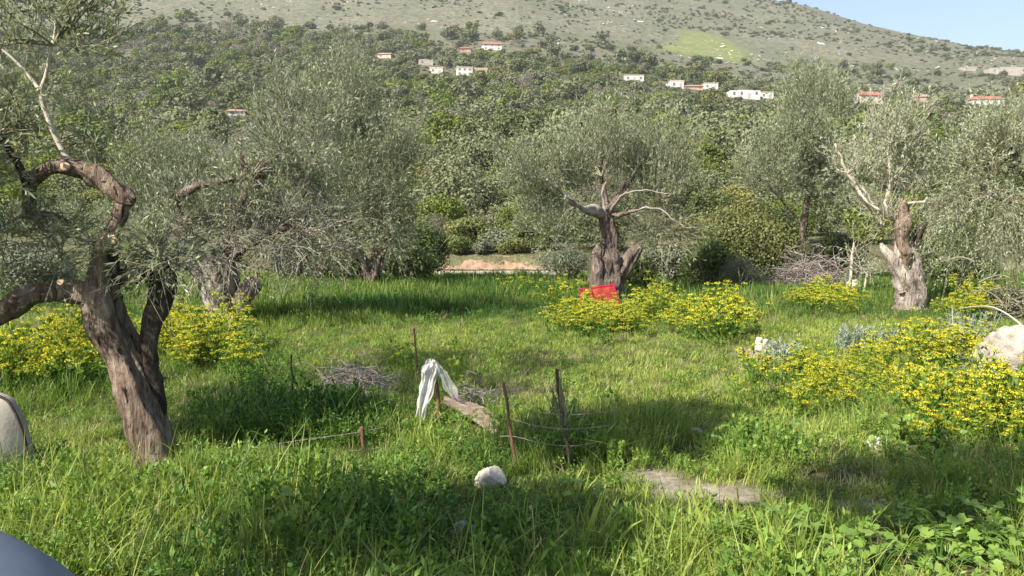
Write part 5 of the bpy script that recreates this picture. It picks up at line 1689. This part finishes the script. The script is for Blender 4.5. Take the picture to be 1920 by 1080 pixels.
mb = MB(); mb.add(np.stack([TX, TY, TZ], -1).reshape(-1, 3), np.stack([idx[:-1, :-1], idx[:-1, 1:], idx[1:, 1:], idx[1:, :-1]], -1).reshape(-1, 4))
o = mb.build('tarpaulin', M['tarp'], None, (cxp, cyp, 0))
tag(o, 'blue grey tarpaulin draped over a low mound at the bottom corner', 'tarpaulin')

# ----------------------------------------------------------------- flowering plants
def flowering(rng, ns=9, h=0.52, r=0.17, umb=3, sparse=1.0):
    fo, fl = MB(), MB()
    P0 = rng.normal(size=(ns, 3)) * np.array([.035, .035, 0])
    D0 = norm(np.stack([rng.normal(size=ns), rng.normal(size=ns), np.full(ns, 2.6)], 1) * np.array([r / .17, r / .17, 1]))
    P = shoot_batch(rng, P0, D0, h * rng.uniform(.72, 1.1, ns), 6, -.02, .06)
    tubes(fo, P, np.full((ns, 6), .004) * np.linspace(1, .6, 6), 3, .3)
    leafy(fo, rng, P, 12, .065, .03, 1.1, .05)
    ends = [P[:, -1]]
    for k in range(umb - 1):
        i = rng.integers(3, 6, ns)
        Q = shoot_batch(rng, P[np.arange(ns), i], norm(rng.normal(size=(ns, 3)) * np.array([1, 1, .3]) + np.array([0, 0, 1.2])), rng.uniform(.06, .15, ns), 6, 0)
        tubes(fo, Q, np.full((ns, 6), .0025), 3, .4)
        leafy(fo, rng, Q, 4, .06, .03)
        ends.append(Q[:, -1])
    E = np.concatenate(ends)
    E = E[rng.uniform(size=len(E)) < sparse]
    for e in E:
        m = 40
        R = rng.uniform(.026, .058)
        u = rng.normal(size=(m, 3)); u[:, 2] = np.abs(u[:, 2]) * .6
        u = norm(u)
        C = e + u * R * np.array([1, 1, .55])
        N = norm(u + rng.normal(size=(m, 3)) * .45)
        a = norm(np.cross(N, rng.normal(size=(m, 3))))
        c = np.cross(N, a)
        s = rng.uniform(.0028, .0074, (m, 1))
        V = np.stack([C - a * s, C + c * s, C + a * s, C - c * s], 1)
        fl.add(V.reshape(-1, 3), np.arange(m * 4).reshape(-1, 4), np.repeat(np.clip(rng.normal(.55, .22, m), 0, 1), 4))
    return fo.mesh('yellow_flowering_plant', M['plant'], (0, 0, 0), False), fl.mesh('flower_heads', M['flower'], (0, 0, 0), False)
frng = np.random.default_rng(1200)
FP = [flowering(frng, 9 + v, .46 + .03 * v, .17 + .02 * v, 4) for v in range(6)]
FS = [flowering(frng, 6, .5, .15, 2, .55) for v in range(3)]

def sow_flowers(areas, n, protos, label, group, smin=.8, smax=1.15):
    for k in range(n):
        cx, cy, rx, ry = areas[int(frng.integers(len(areas)))]
        a, q = frng.uniform(0, 6.283), min(1.5, abs(frng.normal(0, .62)) + .08)
        fx, fy = cx + rx * q * math.cos(a), cy + ry * q * math.sin(a)
        if 1070 < fx < 1185 and fy < 612 and cy > 590: fy = 612 + frng.uniform(0, 22)
        p = hit(fx, fy)
        f, h = protos[int(frng.integers(len(protos)))]
        o = bpy.data.objects.new('yellow_flowering_plant', f)
        COL.objects.link(o)
        o.location = tuple(p)
        s = frng.uniform(smin * .8, smax * 1.1)
        o.scale = (s * frng.uniform(.9, 1.15), s, s * frng.uniform(.8, 1.25))
        o.rotation_euler = (frng.normal(0, .07), frng.normal(0, .07), frng.uniform(0, 6.283))
        tag(o, label, 'flowering plant', group)
        c = bpy.data.objects.new('flower_heads', h)
        COL.objects.link(c)
        c.parent = o
sow_flowers([(60, 705, 170, 42), (150, 690, 80, 36), (20, 735, 80, 20)], 46, FP + FS, 'yellow flowering plant in the dense patch left of the leaning olive trunk', 'yellow flowers left of the leaning olive', .6, .95)
sow_flowers([(390, 685, 90, 34), (350, 660, 40, 30)], 26, FP, 'yellow flowering plant between the leaning olive and the squat pruned olive', 'yellow flowers between the two left olives', .6, .9)
sow_flowers([(1180, 620, 150, 20), (1100, 612, 80, 14), (1250, 600, 80, 22)], 60, FP + FS, 'yellow flowering plant in the patch below the red cloth', 'yellow flowers below the red cloth', .5, .8)
sow_flowers([(985, 560, 90, 18), (1060, 575, 40, 15)], 22, FS, 'thinly flowering plant in tall grass left of the red cloth', 'scattered yellow flowers in the tall grass', .6, .85)
sow_flowers([(1355, 632, 45, 12)], 7, FP, 'yellow flowering plant in the small clump behind the upright pale stone', 'small flower clump behind the upright stone', .7, 1.0)
sow_flowers([(1520, 583, 40, 12), (1590, 590, 20, 8)], 12, FP, 'yellow flowering plant in tall grass before the brush heap', 'yellow flowers before the brush heap', .6, .85)
sow_flowers([(1540, 740, 130, 40), (1630, 700, 110, 26), (1470, 760, 80, 34), (1590, 775, 120, 32), (1520, 715, 90, 26)], 48, FP + FS + FS, 'yellow flowering plant in the broad loose patch amid short grass', 'yellow flowers in the broad loose patch', .36, .62)
sow_flowers([(1840, 835, 125, 42), (1900, 815, 70, 34), (1770, 795, 80, 34)], 46, FP + FS, 'yellow flowering plant in the dense patch in front of the boulder', 'yellow flowers in front of the boulder', .5, .8)
sow_flowers([(1840, 600, 90, 14), (1760, 690, 60, 22)], 18, FP, 'yellow flowering plant by the dead stalks behind the boulder', 'yellow flowers behind the boulder', .6, .9)
sow_flowers([(1385, 770, 26, 16), (90, 790, 70, 30), (855, 770, 20, 14), (760, 690, 40, 10)], 9, FS, 'lone sparse yellow flowering plant in open grass', 'lone yellow flowers', .5, .75)

# silvery herbs
def silvery(px, py, w, h, label, seed):
    rng = np.random.default_rng(seed)
    p = hit(px, py)
    d = p[1]
    n = int(26 + w * .35)
    P0 = p + np.stack([rng.uniform(-.5, .5, n) * pxr(w, d), rng.uniform(-.5, .5, n) * pxr(w, d) * .6, np.zeros(n)], 1)
    P = shoot_batch(rng, P0, norm(rng.normal(size=(n, 3)) * .16 + np.array([0, 0, 1])), pxr(h, d) * rng.uniform(.6, 1.05, n), 6, .02, .06)
    mb = MB()
    tubes(mb, P, np.full((n, 6), .003), 3)
    leafy(mb, rng, P, 26, .045, .013, 1.1, .1)
    o = mb.build('silvery_herb', M['silver'], None, p, smooth=False)
    tag(o, label, 'herb')
silvery(1597, 662, 58, 56, 'silver grey herb, taller clump of the pair below the bleached trunk', 801)
silvery(1662, 660, 56, 48, 'silver grey herb, lower clump right beside the taller silver clump', 802)
silvery(1468, 685, 70, 46, 'dull silver herb right of the upright pale stone', 803)
silvery(1815, 640, 70, 60, 'greyish feathery herb under the arching dead stem', 804)

# arching dead stem by the boulder
mb = MB()
P, R, S = resample([at(1800, 578, 9.5), at(1838, 574, 9.3), at(1872, 580, 9.0), at(1900, 597, 8.8), at(1925, 622, 8.6), at(1940, 680, 8.5)], [.003, .006, .008, .010, .011, .011], .04)
tubes(mb, P[None], R[None], 6)
o = mb.build('dead_stem', M['twig_pale'], None, P[-1])
tag(o, 'pale dead stem arching over from behind the boulder', 'stem')
mb = MB()
P, R, S = resample([hit(1786, 660), at(1787, 620, hit(1786, 660)[1]), at(1785, 572, hit(1786, 660)[1])], [.008, .007, .004], .04)
tubes(mb, P[None], R[None], 6)
o = mb.build('dead_stem', M['twig_pale'], None, P[0])
tag(o, 'straight upright dead stem left of the arching one', 'stem')

# ----------------------------------------------------------------- large-leaved plants, each leaf a part
def lobed_leaf(mat, lobes=5, depth=.35, sharp=1.0, cup=.18, seed=0):
    th = np.linspace(-math.pi * .86, math.pi * .86, 4 * lobes + 1)
    r = 1 - depth * (0.5 - 0.5 * np.cos(th / (math.pi * .86) * math.pi * lobes + (math.pi if lobes % 2 == 0 else 0) * 0 + math.pi)) ** sharp
    r = r * (0.80 + 0.25 * np.cos(th))
    rng = np.random.default_rng(seed)
    r = r * rng.uniform(.93, 1.07, len(r))
    V = [(0.12, 0, 0)]
    for a, q in zip(th, r):
        V.append((.42 + .58 * q * math.cos(a) - .0, .58 * q * math.sin(a), cup * (abs(math.sin(a)) * q) ** 2 - .10 * q * q * max(0, math.cos(a)) + rng.normal(0, .012)))
    V[0] = (.42, 0, -.03)
    V = np.array(V)
    n = len(th)
    f = [(0, k, k + 1) for k in range(1, n)]
    mb = MB()
    mb.add(V, f, .5)
    return mb.mesh('leaf', M[mat], (0, 0, 0), True)
LEAF = {'star': [lobed_leaf('mallow', 5, .52, .8, .12, k) for k in range(3)], 'round': [lobed_leaf('mallow', 7, .14, 1, .22, 10 + k) for k in range(3)]}

def leafy_plant(px, py, n, spread, height, size, shape, label, seed, d=None, tilt=.55):
    rng = np.random.default_rng(seed)
    p = hit(px, py)
    root = thing('leafy_plant', p, label, 'plant')
    CLEAR.append((p[0], p[1], spread * .8))
    ms = MB()
    for k in range(n):
        a = rng.uniform(0, 6.283)
        q = math.sqrt(rng.uniform())
        e = p + np.array([math.cos(a) * spread * q, math.sin(a) * spread * q * .8, height * rng.uniform(.45, 1.0) * (1.1 - .45 * q)])
        t = np.linspace(0, 1, 5)[:, None]
        Q = p + np.array([0, 0, -.01]) + (e - p) * t + np.array([0, 0, .05]) * np.sin(t * math.pi)
        tubes(ms, Q[None], np.full((1, 5), .0028), 4, .4)
        o = bpy.data.objects.new('leaf', LEAF[shape][int(rng.integers(3))])
        COL.objects.link(o)
        o.parent = root
        o.location = tuple(e - p)
        s = size * rng.uniform(.6, 1.15)
        o.scale = (s, s, s)
        # leaves face up and somewhat to the light
        o.rotation_euler = (rng.normal(.25, .35), rng.normal(.15, tilt * .6), a + rng.normal(0, .5))
    ms.build('stem', M['plant'], root)
    return root
leafy_plant(1440, 1060, 24, .20, .34, .115, 'star', 'lush plant with big star shaped leaves in tall grass near the viewer', 851)
leafy_plant(1395, 1090, 14, .14, .28, .09, 'star', 'small star leaved plant just beside the lush one', 852)
leafy_plant(1560, 1090, 16, .18, .24, .09, 'round', 'low plant with rounded fresh leaves between star leaves and the ground cover', 853)
for i, (px, py, lab) in enumerate(((1690, 1040, 'round leaved mallow at the start of the ground cover'), (1770, 1000, 'round leaved mallow next to the patch of tree shade'), (1840, 1045, 'round leaved mallow in the middle of the ground cover'),
                                   (1900, 990, 'round leaved mallow high in the ground cover at the frame edge'), (1915, 1070, 'round leaved mallow low in the corner of the frame'), (1760, 1085, 'round leaved mallow cut by the bottom edge of the frame'),
                                   (1640, 1095, 'round leaved mallow among grass blades at the bottom edge'))):
    leafy_plant(px, py, 34, .27, .20, .076, 'round', lab, 860 + i)
leafy_plant(1690, 836, 40, .26, .26, .075, 'round', 'yellowish mallow growing over the small pale stone', 870)
leafy_plant(1760, 850, 26, .2, .2, .06, 'round', 'mallow between the stone and the dense yellow flowers', 871)
leafy_plant(520, 1010, 9, .13, .24, .11, 'round', 'broad leaved dock plant alone in the long bent grass', 872)
leafy_plant(820, 985, 12, .16, .2, .055, 'round', 'small leaved weed beside the grey pitted stone', 873)
leafy_plant(1085, 965, 10, .14, .2, .06, 'round', 'small leaved weed at the edge of the deep shade', 874)

CLEAR.append((-2.0, 2.3, 1.0))
for (px, py, r) in ((880, 812, .22), (925, 826, .16), (786, 812, .14), (835, 810, .15)):
    pc = hit(px, py); CLEAR.append((pc[0], pc[1], r))
for (px, py, r) in ((290, 890, .12), (425, 618, .3), (1138, 560, .35), (1706, 584, .28)):
    p = hit(px, py)
    CLEAR.append((p[0], p[1], r))
sow()

# ----------------------------------------------------------------- air
if HAZE > 0:
    mb = MB()
    box(mb, -2300, 2300, -60, 2450, -3, 420)
    m, N, L = new_mat('haze')
    v = N.new('ShaderNodeVolumePrincipled')
    v.inputs['Color'].default_value = (0.90, 0.93, 1.0, 1)
    v.inputs['Density'].default_value = HAZE
    v.inputs['Anisotropy'].default_value = 0.2
    o = N.new('ShaderNodeOutputMaterial')
    L.new(v.outputs[0], o.inputs['Volume'])
    hz_o = mb.build('haze', m, smooth=False, kind='stuff')
